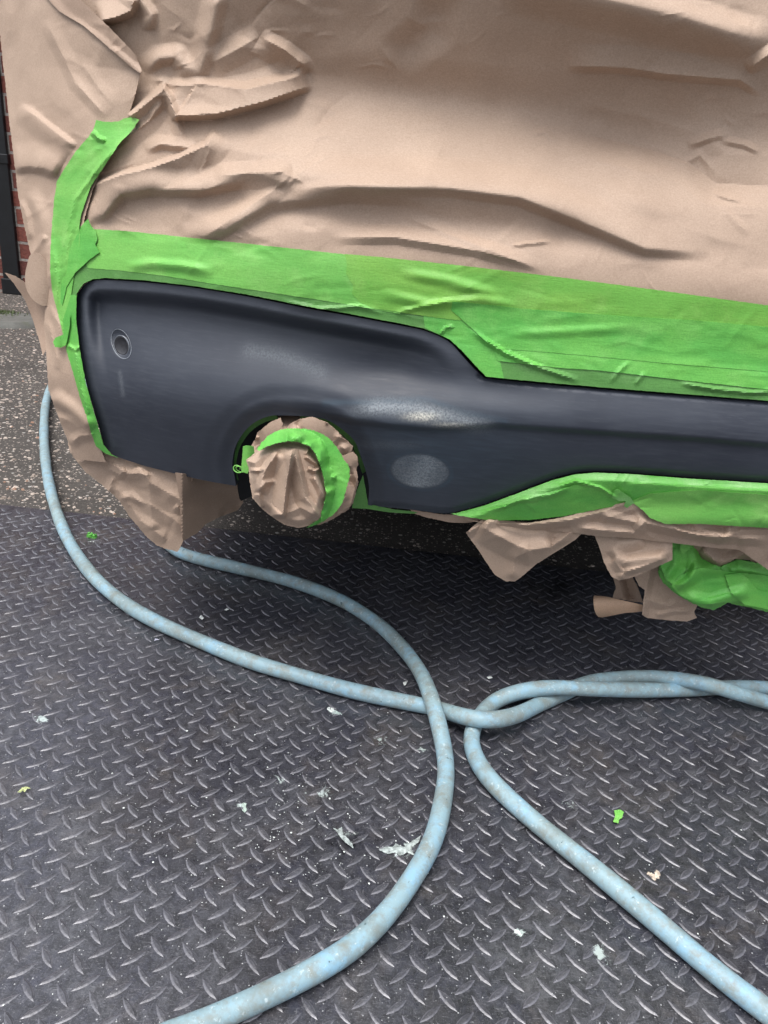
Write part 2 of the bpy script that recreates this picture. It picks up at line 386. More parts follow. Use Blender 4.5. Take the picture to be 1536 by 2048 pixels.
# brick wall
def mat_brick():
    n = N('red_brick')
    tc = n.n('ShaderNodeMapping'); n.l(n.co, tc.inputs[0]); tc.inputs['Rotation'].default_value = (math.radians(90), 0, 0)
    b = n.n('ShaderNodeTexBrick'); n.l(tc.outputs[0], b.inputs['Vector'])
    b.inputs['Color1'].default_value = (.24, .075, .055, 1); b.inputs['Color2'].default_value = (.15, .052, .042, 1); b.inputs['Mortar'].default_value = (.34, .31, .28, 1)
    b.inputs['Scale'].default_value = 1; b.inputs['Brick Width'].default_value = .225; b.inputs['Row Height'].default_value = .075; b.inputs['Mortar Size'].default_value = .006
    c = n.mix(n.ramp(n.noise(60, 4, .7), (.35, .7, 0, .5)), b.outputs['Color'], (.06, .03, .028))
    h = n.math('SUBTRACT', n.noise(90, 4), n.math('MULTIPLY', b.outputs['Fac'], 1.2))
    return n.out(c, .85, n.bump(h, .6, .006), .3)
V = []; Fc = []; box(V, Fc, -6.0, -.75, 3.57, 3.79, -.05, 1.95)
Fc2 = []; 
o = mesh_obj('brick_wall', V, Fc, mat_brick(), None, False)
V = []; Fc = []; box(V, Fc, -6.02, -.73, 3.55, 3.81, 1.952, 2.0)
mesh_obj('coping', V, Fc, simple('coping_concrete', (.25, .24, .22), .85), o, False)
tag(o, 'red brick wall with pale mortar behind the black steel post', 'wall')
# post
pb0, pb1 = gr(12, 590), gr(50, 588)
post = link(bpy.data.objects.new('gate_post', None)); post.location = (pb1[0]-.062, pb1[1]+.045, -.008)
tag(post, 'black painted square steel post in front of the brick wall', 'post')
V = []; Fc = []; box(V, Fc, -.038, .038, -.038, .038, .004, 2.4); q = mesh_obj('shaft', V, Fc, POSTM, post, False); bevel(q, .004)
V = []; Fc = []; box(V, Fc, -.046, .046, -.046, .046, 0, .07); q = mesh_obj('base_shoe', V, Fc, POSTM, post, False); bevel(q, .004)
V = []; Fc = []; box(V, Fc, -.043, .043, -.043, .043, .56, .60); q = mesh_obj('collar', V, Fc, POSTM, post, False); bevel(q, .003)
# low soil heap and round cover near the wall
def disc_heap(name, cx, cy, rx, ry, h, z0, mat, seg=48, rings=6, jit=0.0, flat=False):
    V = [(cx, cy, z0+h)]; Fc = []
    for r in range(1, rings+1):
        f = r/rings
        for k in range(seg):
            a = 2*math.pi*k/seg; j = 1+random.uniform(-jit, jit)
            z = z0+(h if (flat and r < rings) else h*(1-f*f))*(1+random.uniform(-jit, jit))
            V.append((cx+rx*f*j*math.cos(a), cy+ry*f*j*math.sin(a), z))
    for k in range(seg): Fc.append((0, 1+k, 1+(k+1) % seg))
    for r in range(rings-1):
        for k in range(seg):
            a = 1+r*seg+k; b = 1+r*seg+(k+1) % seg; Fc.append((a, a+seg, b+seg, b))
    return mesh_obj(name, V, Fc, mat)
g = gr(18, 641)
n_ = N('weathered_concrete'); cc = n_.mix(n_.ramp(n_.noise(30, 5, .7), (.35, .7, 0, 1)), (.13, .13, .12), (.085, .085, .078)); cc = n_.mix(n_.ramp(n_.noise(9, 4), (.56, .66, 0, .8)), cc, (.07, .085, .035))
o = disc_heap('drain_cover', g[0], g[1], .135, .125, .02, -.008, n_.out(cc, .85, n_.bump(n_.noise(120, 4), .4, .003), .3), 64, 8, 0, True)
tag(o, 'round weathered concrete drain cover with moss on the asphalt', 'drain cover')
g = gr(2, 632)
V = []; Fc = []
for k in range(260):
    a = random.uniform(0, 6.28); r = abs(random.gauss(0, .045)); x, y = g[0]+r*math.cos(a)*1.5, g[1]+r*math.sin(a); z = .008; h = random.uniform(.006, .02); t = random.uniform(0, 6.28); ww = .003; n0 = len(V)
    V += [(x-ww*math.cos(t), y-ww*math.sin(t), z), (x+ww*math.cos(t), y+ww*math.sin(t), z), (x+random.gauss(0, .006), y+random.gauss(0, .006), z+h)]; Fc.append((n0, n0+1, n0+2))
tag(mesh_obj('moss', V, Fc, simple('moss_green', (.07, .10, .03), .8), None, False), 'small green moss tuft on the round concrete cover', 'moss', None, 'stuff')
# grit: loose small stones on the asphalt near the wall and along the plate edge
V = []; Fc = []
def pebble(x, y, z, r):
    n0 = len(V); a0 = random.uniform(0, 6.28); f = random.uniform(.35, .6)
    for k in range(6):
        a = a0+k*math.pi/3; q = r*random.uniform(.7, 1.2); V.append((x+q*math.cos(a), y+q*math.sin(a)*.8, z))
    for k in range(6):
        a = a0+k*math.pi/3+.2; q = r*random.uniform(.45, .8); V.append((x+q*math.cos(a), y+q*math.sin(a)*.8, z+r*f))
    for k in range(6): Fc.append((n0+k, n0+(k+1) % 6, n0+6+(k+1) % 6, n0+6+k))
    Fc.append(tuple(n0+6+k for k in range(6)))
for k in range(4200):
    y = random.uniform(1.24, 3.4); x = random.uniform(-1.75*y/2.4-.25, -.30) if random.random() < .8 else random.uniform(-.4, 1.2)
    if y < edgeY(x)+.01 or (x > -.5 and y > 1.2 and random.random() < .85): continue
    pebble(x, y, -.008, random.uniform(.0018, .0060))
n_ = N('loose_grit'); x = n_.n('ShaderNodeTexVoronoi'); n_.l(n_.co, x.inputs[0]); x.inputs['Scale'].default_value = 40
s_ = n_.n('ShaderNodeSeparateColor'); n_.l(x.outputs['Color'], s_.inputs[0])
cc = n_.mix(s_.outputs[0], (.22, .18, .15), (.55, .47, .41)); cc = n_.mix(n_.ramp(s_.outputs[1], (.88, .9, 0, 1)), cc, (.32, .19, .13))
tag(mesh_obj('grit', V, Fc, n_.out(cc, .7), None, False), 'pale loose grit scattered over the asphalt', 'grit', None, 'stuff')

# ------------------------------------------------------------------ the shape of the car's back, as depth
ROWS = np.array([-400, -100, 0, 100, 190, 290, 370, 430, 480, 560, 640, 720, 800, 860, 920, 1000, 1150, 1300], float)
COLS = np.array([-200, 150, 400, 620, 900, 1200, 1536, 1800], float)
low = [.762, .755, .750, .752, .764, .785, .82, .86]
TB = np.array([
    [.86, .84, .83, .82, .81, .80, .79, .785, .78, .77]+low,
    [.83, .82, .815, .81, .805, .795, .785, .78, .775, .768]+low,
    [.80, .805, .810, .820, .824, .806, .79, .787, .778, .766]+low,
    [.79, .80, .812, .83, .840, .811, .782, .785, .772, .764]+low,
    [.78, .79, .807, .828, .848, .814, .778, .782, .770, .764]+low,
    [.785, .79, .803, .828, .844, .816, .786, .780, .770, .764]+low,
    [.81, .80, .80, .820, .832, .812, .79, .780, .770, .764]+low,
    [.82, .80, .80, .820, .830, .810, .79, .780, .770, .764]+low])
def pchip(xk, yk, x):
    # Catmull-Rom over uneven knots, vectorised; yk shape (n,) or per-point later
    i = np.clip(np.searchsorted(xk, x)-1, 0, len(xk)-2)
    h = xk[i+1]-xk[i]; t = np.clip((x-xk[i])/h, 0, 1)
    m_ = np.gradient(yk, xk)
    return (2*t**3-3*t**2+1)*yk[i]+(t**3-2*t**2+t)*h*m_[i]+(-2*t**3+3*t**2)*yk[i+1]+(t**3-t**2)*h*m_[i+1]
def base(px, py):
    q = py-.1*(px-768)
    vals = np.stack([pchip(ROWS, TB[c], q) for c in range(len(COLS))], 1)
    i = np.clip(np.searchsorted(COLS, px)-1, 0, len(COLS)-2); t = np.clip((px-COLS[i])/(COLS[i+1]-COLS[i]), 0, 1); t = t*t*(3-2*t)
    k = np.arange(len(px)); Y = vals[k, i]*(1-t)+vals[k, i+1]*t
    Y = Y+4.2e-7*np.clip(600-px, 0, None)**2+1.6e-6*np.clip(190-px, 0, None)**2
    return Y
def tapeline(px): return np.interp(px, [0, 150, 700, 1100, 1536, 1800], [470, 465, 530, 580, 645, 680])
RID = [ # pts, A, wu, wd, sharp, taper
    ([(330, 176), (352, 232), (430, 228), (520, 206), (625, 170)], .019, 66, 12, True, .2),
    ([(335, 172), (410, 168), (490, 179), (560, 162), (612, 148)], .012, 16, 40, True, .1),
    ([(255, 236), (300, 200), (334, 172)], .020, 12, 34, True, .1),
    ([(232, 285), (262, 268), (300, 240), (325, 200)], .008, 10, 26, True, .3),
    ([(338, 190), (350, 235), (368, 288)], .006, 12, 16, True, .3),
    ([(292, 302), (320, 288), (390, 296)], .008, 20, 12, True, .3),
    ([(185, 372), (240, 350), (300, 336), (360, 314), (412, 290), (432, 262)], .018, 9, 46, True, .15),
    ([(168, 438), (205, 425), (240, 386), (300, 376), (400, 378), (490, 358)], .016, 44, 22, False, .25),
    ([(430, 352), (500, 346), (585, 343)], .010, 26, 34, True, .3),
    ([(400, 480), (480, 425), (540, 385), (590, 345)], .008, 34, 26, True, .3),
    ([(360, 478), (450, 455), (540, 405), (700, 384), (860, 392)], .010, 34, 26, False, .3),
    ([(560, 376), (700, 368), (900, 374), (1040, 392), (1150, 436), (1290, 494), (1420, 503)], .0125, 62, 24, False, .2),
    ([(660, 476), (790, 474), (950, 500), (1075, 532)], .0065, 26, 16, True, .25),
    ([(800, 428), (900, 470), (1010, 512), (1090, 545)], .003, 20, 10, True, .3),
    ([(1018, 492), (1060, 486), (1104, 482)], .003, 5, 8, True, .3),
    ([(385, 168), (412, 100), (438, -20)], .010, 34, 28, False, .15),
    ([(420, 128), (470, 100), (520, 73)], .009, 30, 34, True, .3),
    ([(520, 73), (570, 100), (606, 128), (612, 148)], .014, 20, 40, True, .25),
    ([(196, 42), (232, 34), (262, 22), (268, -10)], .020, 40, 14, True, .15),
    ([(268, -20), (300, 30), (300, 62)], .010, 20, 26, False, .3),
    ([(285, 140), (318, 116), (352, 112), (368, 136), (366, 160)], .010, 30, 22, False, .3),
    ([(312, 158), (340, 170), (366, 160)], .004, 14, 10, True, .3),
    ([(780, 120), (860, 60), (880, -20)], -.010, 50, 60, False, .3),
    ([(1130, 132), (1250, 135), (1330, 148), (1480, 160), (1524, 188)], .009, 46, 14, True, .2),
    ([(1495, 140), (1520, 122), (1560, 95)], .012, 20, 16, True, .3),
    ([(1000, -40), (1180, -6), (1360, 34), (1500, 78), (1560, 80)], .016, 50, 70, False, .2),
    ([(1140, 262), (1290, 296), (1380, 326), (1430, 366), (1570, 374)], -.012, 60, 46, True, .25),
    ([(1320, 312), (1370, 326), (1400, 310), (1430, 345)], .002, 12, 10, True, .3),
    ([(1425, 386), (1452, 396), (1482, 403)], .003, 14, 6, True, .3),
    ([(1376, 292), (1420, 276), (1462, 268)], .004, 16, 10, True, .3),
    ([(1440, 280), (1490, 290), (1522, 306)], .004, 12, 10, True, .3),
    ([(1060, 270), (1090, 262), (1110, 285)], .002, 8, 8, True, .3),
    ([(1500, 470), (1470, 440), (1440, 410)], .002, 12, 12, True, .3),
]
RANDC = []
for k in range(150):
    x = rng.choice([rng.uniform(-40, 620), rng.uniform(500, 1700)], p=[.66, .34]); y = rng.uniform(-60, 560)
    a = rng.uniform(-.9, .9) if rng.random() < .7 else rng.uniform(-1.6, 1.6); L = rng.uniform(30, 150)
    A = rng.uniform(.0006, .0024)*(.62 if x < 620 else .42)*rng.choice([1, -1]); w = rng.uniform(8, 34)
    mx, my = x+L*.5*math.cos(a)+rng.normal(0, 8), y+L*.5*math.sin(a)+rng.normal(0, 8)
    RANDC.append(([(x, y), (mx, my), (x+L*math.cos(a), y+L*math.sin(a))], A, w, w*rng.uniform(.4, 1.2), True, .4))
for k in range(46):
    x = rng.choice([rng.uniform(-40, 560), rng.uniform(500, 1700)], p=[.7, .3]); y = rng.uniform(-60, 540)
    a = rng.uniform(-1.3, 1.3); L = rng.uniform(80, 240); w = rng.uniform(26, 70)
    A = w*rng.uniform(.00004, .00011)*(.6 if x < 560 else .45)*rng.choice([1, -1])
    RANDC.append(([(x, y), (x+L*.5*math.cos(a)+rng.normal(0, 14), y+L*.5*math.sin(a)+rng.normal(0, 14)), (x+L*math.cos(a), y+L*math.sin(a))], A, w, w*rng.uniform(.5, 1.2), True, .5))
for k in range(110):
    x = rng.choice([rng.uniform(-20, 620), rng.uniform(500, 1650)], p=[.7, .3]); y = rng.uniform(-20, 560)
    a = rng.uniform(-1.2, 1.0); L = rng.uniform(20, 90); w = rng.uniform(5, 9)
    RANDC.append(([(x, y), (x+L*.5*math.cos(a)+rng.normal(0, 5), y+L*.5*math.sin(a)+rng.normal(0, 5)), (x+L*math.cos(a), y+L*math.sin(a))], rng.uniform(.0005, .0012)*(1 if x < 620 else .6), w*.8, w, True, .4))
def ridges(px, py, L):
    h = np.zeros(len(px))
    for r in L: h += ridge(px, py, *r)
    return h
def wave(px, py, seed, s, amp):
    r = np.random.default_rng(seed); h = np.zeros(len(px))
    for k in range(7):
        a = r.uniform(0, np.pi); f = s*r.uniform(.6, 1.8); h += np.sin((px*np.cos(a)+py*np.sin(a))*f+r.uniform(0, 6))/7
    return h*amp*2
def wr(px, py):
    mk = np.clip((tapeline(px)-py)/34+.3, 0.05, 1)
    h = ridges(px, py, RID)+ridges(px, py, RANDC)+wave(px, py, 3, .03, .0012)
    return h*mk
def Ymain(px, py): return base(px, py)-wr(px, py)
SIDE = [([(36, 214), (60, 226), (100, 258), (150, 296)], .010, 14, 40, False, .2),
    ([(24, 334), (60, 330), (90, 334), (118, 348)], .013, 52, 20, False, .2),
    ([(90, 40), (125, 110), (150, 165), (215, 236)], .005, 22, 16, True, .2),
    ([(120, 110), (170, 135), (200, 180), (230, 215)], .003, 20, 20, True, .3),
    ([(60, 380), (82, 440), (95, 520), (100, 580)], .008, 26, 16, False, .2),
    ([(40, 400), (52, 430), (60, 480)], .006, 12, 12, True, .2),
    ([(92, 470), (70, 500), (60, 520)], .006, 12, 12, True, .2),
    ([(95, 640), (108, 690), (118, 740)], .005, 14, 10, True, .3),
    ([(100, 790), (140, 818), (185, 862)], .010, 26, 20, False, .2),
    ([(110, 830), (140, 842), (170, 868)], .005, 12, 16, True, .3),
    ([(138, 888), (160, 872), (190, 868)], .006, 14, 16, True, .3),
    ([(100, 610), (118, 650), (122, 700)], .004, 8, 12, True, .3)]
def Yside(px, py):
    r = ridges(px, py, SIDE)+ridges(px, py, RANDC)*.8+wave(px, py, 5, .035, .001)
    return base(px, py)-.0075-.010*sm(px, 120, 285)*sm(-py, -260, -120)-r
def Ytop(px, py):   # tapes follow the paper under them
    sd_ = np.where(px < 150, 1.0, np.clip((190-px)/40, 0, 1))*1.0
    return Ymain(px, py)*(1-sd_)+Yside(px, py)*sd_

# ------------------------------------------------------------------ the car
car = link(bpy.data.objects.new('masked_car', None)); car.location = (.4, .9, 0)
tag(car, 'parked car seen at its dark rear bumper, everything else masked in paper', 'car')
def P3(o):  # keep world placement under the car empty
    o.matrix_parent_inverse = Matrix.Translation((-car.location[0], -car.location[1], 0)); return o
car_inv = Matrix.Translation((-.4, -.9, 0))
ARCH = spline([(736, 1010), (738, 975), (732, 944), (720, 909), (708.6, 881.6), (681, 856), (650, 838.6), (611, 832.7), (568, 831), (540.6, 832), (513, 842.5), (490, 862), (471, 893), (464.5, 928.5), (469, 952), (472, 972)], 4)
TOPL = spline([(208, 890), (189, 825), (172.5, 767), (159.5, 695), (153, 637), (153, 607), (156, 588), (169, 570), (186, 562), (212, 560), (293, 565), (391, 576), (500, 594), (615, 617), (700, 632), (800, 651), (848, 661), (896, 682), (924, 711), (944, 733), (968, 756)], 4)
TOPR = [(1006, 760.5), (1135, 773), (1279, 785), (1423, 796), (1536, 805), (1720, 822)]
BOT = spline([(1720, 968), (1536, 963.5), (1388, 954.6), (1256, 944.5), (1190, 942), (1146, 946), (1102, 958), (1036, 983), (970, 1007.5), (913, 1023), (886, 1027), (830, 1020), (751, 1012.5)], 3)
BL = [(430, 965), (390, 957), (293, 933), (228, 912)]
PANELO = np.vstack([TOPL, TOPR, BOT, ARCH, BL])
CREASE = [(560, 812), (640, 822), (700, 834), (780, 846), (860, 852), (1000, 845), (1221, 860), (1388, 871), (1536, 884), (1700, 896)]
RIML = np.vstack([TOPL])
EXT_T = [(-200, 568), (120, 566)]+[tuple(p) for p in TOPL if p[0] > 205 and p[1] < 760]+[(1000, 800)]
EXT_T = [p for i, p in enumerate(EXT_T)]
def Ypanel(px, py):
    Y = base(px, py)
    d, s, arc = polydist(px, py, RIML)
    fade = 1-sm(px, 760, 930)
    yt = np.interp(px, [-200, 153, 212, 293, 391, 500, 615, 700, 800, 896, 968], [548, 556, 560, 565, 576, 594, 617, 632, 651, 682, 756]); dT = py-yt
    rec = (.018*(1-sm(dT, 58, 230))+.0022)*sm(d, 16, 48)*fade
    Y = Y+rec
    da, _, _ = polydist(px, py, ARCH)
    Y = Y+.006*(1-sm(da, 0, 34))+.002*(1-sm(da, 34, 66))
    Y = Y-ridge(px, py, CREASE, .0085, 110, 16, False, .25)
    Y = Y+ridge(px, py, [(600, 745), (800, 745), (960, 775), (1150, 800)], .004, 60, 50, False, .3)
    db, _, _ = polydist(px, py, BOT)
    Y = Y+.005*(1-sm(db, 0, 12))
    dt, _, _ = polydist(px, py, [(960, 752)]+TOPR)
    Y = Y+.004*(1-sm(dt, 0, 9))
    e = np.hypot(((px-242)*.94-(py-688)*.34)/19, ((px-242)*.34+(py-688)*.94)/32)
    Y = Y+.0034*(1-sm(e, .62, 1.0))
    return Y+.0008
def panel_attr(px, py):
    e = np.hypot(((px-840)*.995+(py-942)*.1)/61, ((py-942)*.995-(px-840)*.1)/35)
    sand_highlight = (1-sm(e, .86, 1.0))*(.42+.45*np.exp(-(((px-850)*.9+(py-935)*.45)/22)**2)) + .0
    halo = (1-sm(np.abs(e-1.05), 0, .16))*.8
    d, s, _ = polydist(px, py, [(690, 822), (760, 812), (830, 816), (880, 828), (950, 846), (1000, 850)])
    e1 = np.exp(-(d/15)**2)*sm(px, 680, 760)*(1-sm(px, 930, 1010)); sand_highlight = np.maximum(sand_highlight, e1*.75)
    d2, _, _ = polydist(px, py, [(650, 806), (760, 803), (860, 800), (930, 826), (1010, 842)])
    halo = np.maximum(halo, np.exp(-(d2/7)**2)*.7)
    h3 = np.exp(-((px-870)/190)**2-((py-900)/70)**2)*.55; halo = np.maximum(halo, h3)
    sand_highlight = np.maximum(sand_highlight, .16*np.exp(-((px-790)/60)**2-((py-890)/9)**2))
    d4, _, _ = polydist(px, py, [(240, 745), (246, 790)]); sand_highlight = np.maximum(sand_highlight, .16*np.exp(-(d4/4)**2))
    d5, _, _ = polydist(px, py, [(500, 702), (560, 712), (640, 742)]); sand_highlight = np.maximum(sand_highlight, .20*np.exp(-(d5/16)**2))  # bright patch of the broad highlight, painted in through the sanding mask
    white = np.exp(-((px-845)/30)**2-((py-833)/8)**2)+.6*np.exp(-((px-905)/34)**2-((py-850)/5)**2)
    d6, _, _ = polydist(px, py, RIML); sand_highlight = np.maximum(sand_highlight, .10*np.exp(-((d6-17)/5)**2)*.5*(1-sm(px, 780, 900)))
    return {'sand_highlight': sand_highlight, 'halo': halo, 'white': np.clip(white, 0, 1)}
bump = P3(sheet('bumper', PANELO, Ypanel, PANEL, 3.6, .022, car, 0, 0, panel_attr, None, 35)); bump['label'] = 'dark grey sanded lower bumper with cut-out for the exhaust'
# sensor in its dimple
scn = Vector(at_Y([245], [691], Ypanel(np.array([245.]), np.array([691.]))-.0022)[0])
nrm = Vector((-math.sin(math.radians(24)), -math.cos(math.radians(24)), .04)).normalized()
def ringmesh(name, c, n, prof, mat, parent, seg=40, sx=1.0, sz=1.0, rot=0):
    u = n.cross(Vector((0, 0, 1))).normalized(); v = u.cross(n).normalized(); V = []; Fc = []
    if rot: R_ = Matrix.Rotation(rot, 3, n); u = R_ @ u; v = R_ @ v
    for (r, h) in prof:
        for k in range(seg):
            a = 2*math.pi*k/seg; V.append(c+u*math.cos(a)*r*sx+v*math.sin(a)*r*sz+n*h)
    for i in range(len(prof)-1):
        for k in range(seg):
            a, b = i*seg+k, i*seg+(k+1) % seg; Fc.append((a, b, b+seg, a+seg))
    o = mesh_obj(name, V, Fc, mat, parent)
    return o
def cpar(o):   # sub-part of bumper; bumper's own world matrix is identity
    return o
s1 = ringmesh('parking_sensor', scn, nrm, [(.0109, -.003), (.0109, .0012), (.0103, .0018), (.0088, .0016), (.0084, .0010), (.0001, .0012)], SENSOR, bump)
ea = np.linspace(0, 2*np.pi, 61); ex_ = 242.5+19*.94*np.cos(ea)-33*.34*np.sin(ea)*1.0; ey_ = 688+19*.34*np.cos(ea)+33*.94*np.sin(ea)
ex_ = 242.5+(18*np.cos(ea))*.94+(31*np.sin(ea))*.34; ey_ = 688-(18*np.cos(ea))*.34+(31*np.sin(ea))*.94
s0 = tube('sensor_recess_edge', at_Y(ex_, ey_, Ypanel(ex_, ey_)-.0002), [.00028+.0003*max(0, math.sin(a_-.3)) for a_ in ea], RINGM, 8, bump, False)  # pale line round the dimple, thicker along its lower side
s2 = ringmesh('sensor_ring', scn, nrm, [(.0112, .0002), (.0113, .0014), (.0109, .0021), (.0105, .0014), (.0105, .0004)], RINGM, bump)
# black shell behind trim and paper, coloured to darken their gaps, and underbody
def Yshell(px, py): return base(px, py)+.035+.004*sm(py, 600, 700)
SH = [(160, -100), (1740, -100), (1740, 900), (1300, 915), (1100, 925), (930, 985), (760, 985), (730, 850), (640, 800), (520, 800), (440, 860), (430, 930), (260, 890), (215, 800), (185, 640), (170, 420), (165, 100)]
P3(sheet('body_shell', SH, Yshell, SHELL, 14, .03, car))
P3(sheet('dark_recess_sheet', [(440, 800), (760, 800), (760, 1000), (728, 1004), (700, 985), (520, 985), (482, 1002), (455, 960)], lambda x, y: base(x, y)+.11, SHELL, 12, .01, car))  # black sheet added behind the cut-out so its inside reads dark
V = []; Fc = []; box(V, Fc, -.42, 1.8, 1.0, 4.6, .31, 1.5)
P3(mesh_obj('underbody', V, Fc, SHELL, car, False))
V = []; Fc = []; box(V, Fc, -.40, 1.78, 1.3, 4.58, .16, .312)
P3(mesh_obj('light_block_box', V, Fc, SHELL, car, False))  # lower unseen box added to keep light out from under the car
def unseen_tyre(cx, cy):
    R_, W_ = .325, .105; V = []; Fc = []; prof = [(.20, -W_), (.29, -W_-.008), (R_-.012, -W_+.004), (R_, -W_+.03), (R_, W_-.03), (R_-.012, W_-.004), (.29, W_+.008), (.20, W_), (.19, W_-.03), (.19, -W_+.03)]
    n_s = 48
    for r, x in prof:
        for k in range(n_s): a = 2*math.pi*k/n_s; V.append((cx+x, cy+r*math.cos(a), R_-.008+r*math.sin(a)))
    m_ = len(prof)
    for i in range(m_):
        for k in range(n_s): j = (i+1) % m_; Fc.append((i*n_s+k, i*n_s+(k+1) % n_s, j*n_s+(k+1) % n_s, j*n_s+k))
    t = P3(mesh_obj('unseen_tyre', V, Fc, SHELL, car))
unseen_tyre(-.27, 1.72); unseen_tyre(1.35, 1.72)  # out of view, added to block light reaching the ground below the car
ex = at_Y([592], [960], [.72])[0]
q = tube('exhaust_pipe', [ex+np.array([0, t, 0]) for t in (0, .1, .2, .5)], .043, simple('exhaust_steel', (.2, .19, .18), .4), 24, car); P3(q)

# ------------------------------------------------------------------ brown paper
G = 'brown masking paper sheets on the car'
MAIN = [(150, -330), (1760, -330), (1760, 700), (1536, 640), (1100, 580), (692, 530), (330, 488), (160, 478), (150, 430), (158, 380), (200, 300), (240, 240), (250, 160), (215, 110), (150, 60), (120, -60)]
o = sheet('masking_paper', MAIN, Ymain, PAPER, 3.7, .0012, None, 0, 0, None, (lambda x, y: y < -325, (0, 1.2, .25)))
tag(o, 'largest wrinkled brown paper sheet covering the back of the car above the green tape', 'masking paper', G)
SIDEO = [(-22, -60), (-14, 0), (0, 70), (4, 110), (12, 180), (20, 255), (28, 320), (31, 345), (36, 390), (46, 440), (57, 490), (64, 520), (78, 560), (92, 600), (88, 650), (92, 700), (97, 780), (106, 805), (122, 848), (136, 882), (150, 918), (212, 925), (198, 890), (170, 800), (148, 700), (140, 600), (146, 560), (170, 500), (168, 440), (185, 380), (225, 300), (256, 236), (270, 190), (282, 146), (276, 125), (235, 72), (188, 26), (150, -12), (120, -60)]
o = sheet('masking_paper', SIDEO, Yside, PAPER, 3.6, .0012, None, 0, .35, None, (lambda x, y: x < 100 and y < 800 and x < np.interp(y, [-60, 70, 345, 520, 600, 780, 800], [-16, 6, 36, 69, 96, 100, 105]), (.02, .9, 0)))
tag(o, 'brown paper sheet wrapped round the left corner with its folded edge overlapping the big sheet', 'masking paper', G)
HEM = [(60, -45), (97, 0), (120, 24), (165, 50), (200, 80), (235, 110), (262, 134), (280, 146), (284, 142), (270, 108), (235, 71), (190, 27), (160, -3), (130, -45)]
q = sheet('folded_hem', HEM, lambda x, y: Yside(x, y)-.002-.004*(1-sm(polydist(x, y, [(60, -45), (120, 24), (200, 80), (280, 146)])[0], 0, 14)), PAPER2, 4, .001, o, 0, .3)
# rolled bulge and pointed tail at the left edge
BUL = [(62, 508), (54, 530), (50, 552), (52, 575), (60, 592), (74, 606), (92, 612), (110, 600), (112, 560), (84, 512)]
o = sheet('masking_paper', BUL, lambda x, y: .90+.0000*x-.028*np.sqrt(np.clip(1-((x-88)/40)**2, 0, 1)), PAPER, 4, .001, None, 3, 0, None)
tag(o, 'small rounded roll of brown paper bulging out at the left corner above the pointed tail', 'masking paper', G)
TAIL = [(9, 545), (30, 552), (52, 566), (70, 590), (92, 612), (112, 640), (96, 690), (86, 712), (78, 680), (66, 640), (50, 600), (30, 570)]
o = sheet('masking_paper', TAIL, lambda x, y: .93-.0010*(x-10)*.6+.010*np.sin((x+y)*.02), PAPER2, 4, .001, None, 0, .3)
tag(o, 'thin pointed tail of brown paper sticking out to the left by the steel post', 'masking paper', G)
# hanging sheet under the left corner
LLR = [([(140, 906), (165, 900), (190, 888)], .006, 14, 12, True, .1), ([(214, 936), (240, 950), (252, 936)], .007, 14, 12, True, .2),
    ([(228, 950), (216, 985), (222, 1010)], .008, 14, 12, True, .2), ([(190, 890), (220, 925), (250, 945), (300, 950)], .010, 20, 18, True, .2),
    ([(295, 940), (300, 1000), (306, 1060)], .006, 24, 20, True, .1), ([(272, 930), (300, 965), (370, 1005)], .010, 30, 34, True, .1),
    ([(240, 990), (300, 1010), (350, 1040), (372, 1066)], .006, 24, 20, True, .2), ([(225, 965), (280, 1040), (340, 1085)], .006, 16, 18, True, .2),
    ([(350, 1010), (360, 1020), (372, 1000)], .006, 10, 12, True, .2), ([(235, 1000), (262, 990), (290, 1012)], .004, 10, 10, True, .3),
    ([(150, 925), (190, 915), (215, 930)], .006, 12, 12, True, .3)]
RC2 = []
for k in range(60):
    x = rng.uniform(140, 380); y = rng.uniform(880, 1100); a = rng.uniform(0, 3.14); L = rng.uniform(25, 80); w = rng.uniform(8, 22)
    RC2.append(([(x, y), (x+L*math.cos(a), y+L*math.sin(a))], rng.uniform(.0004, .0016)*rng.choice([1, -1]), w, w, True, .4))
def Yll(x, y):
    fr = .79+4.2e-7*np.clip(600-x, 0, None)**2+1.6e-6*np.clip(190-x, 0, None)**2+.00012*np.clip(y-900, 0, 220)
    fr = fr+.0009*np.clip(150-(x-.0*y), -400, 60)*0
    b = ridges(x, y, LLR)+ridges(x, y, RC2)
    return fr-b*.9
LL = [(133, 872), (140, 905), (150, 918), (172, 945), (210, 975), (240, 1003), (258, 1032), (290, 1070), (312, 1090), (332, 1098), (356, 1103), (365, 1085), (372, 1069), (366, 1040), (365, 1000), (385, 960), (388, 945), (293, 925), (228, 900), (200, 870)]
o = sheet('masking_paper', LL, Yll, PAPER, 4, .001, None, 0, .4)
tag(o, 'crumpled brown paper corner hanging down to a point below the left end of the bumper', 'masking paper', G)
LL2 = [(350, 945), (470, 965), (488, 985), (486, 1006), (476, 1020), (440, 1034), (412, 1048), (395, 1066), (366, 1082), (362, 1060), (360, 1000)]
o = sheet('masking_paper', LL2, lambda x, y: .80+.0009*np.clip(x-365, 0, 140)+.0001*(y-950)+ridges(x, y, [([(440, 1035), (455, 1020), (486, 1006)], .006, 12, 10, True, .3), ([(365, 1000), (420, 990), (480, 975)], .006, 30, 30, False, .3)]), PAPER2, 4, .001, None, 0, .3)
tag(o, 'shaded brown paper flap tucked under the bumper between the hanging corner and the exhaust', 'masking paper', G)

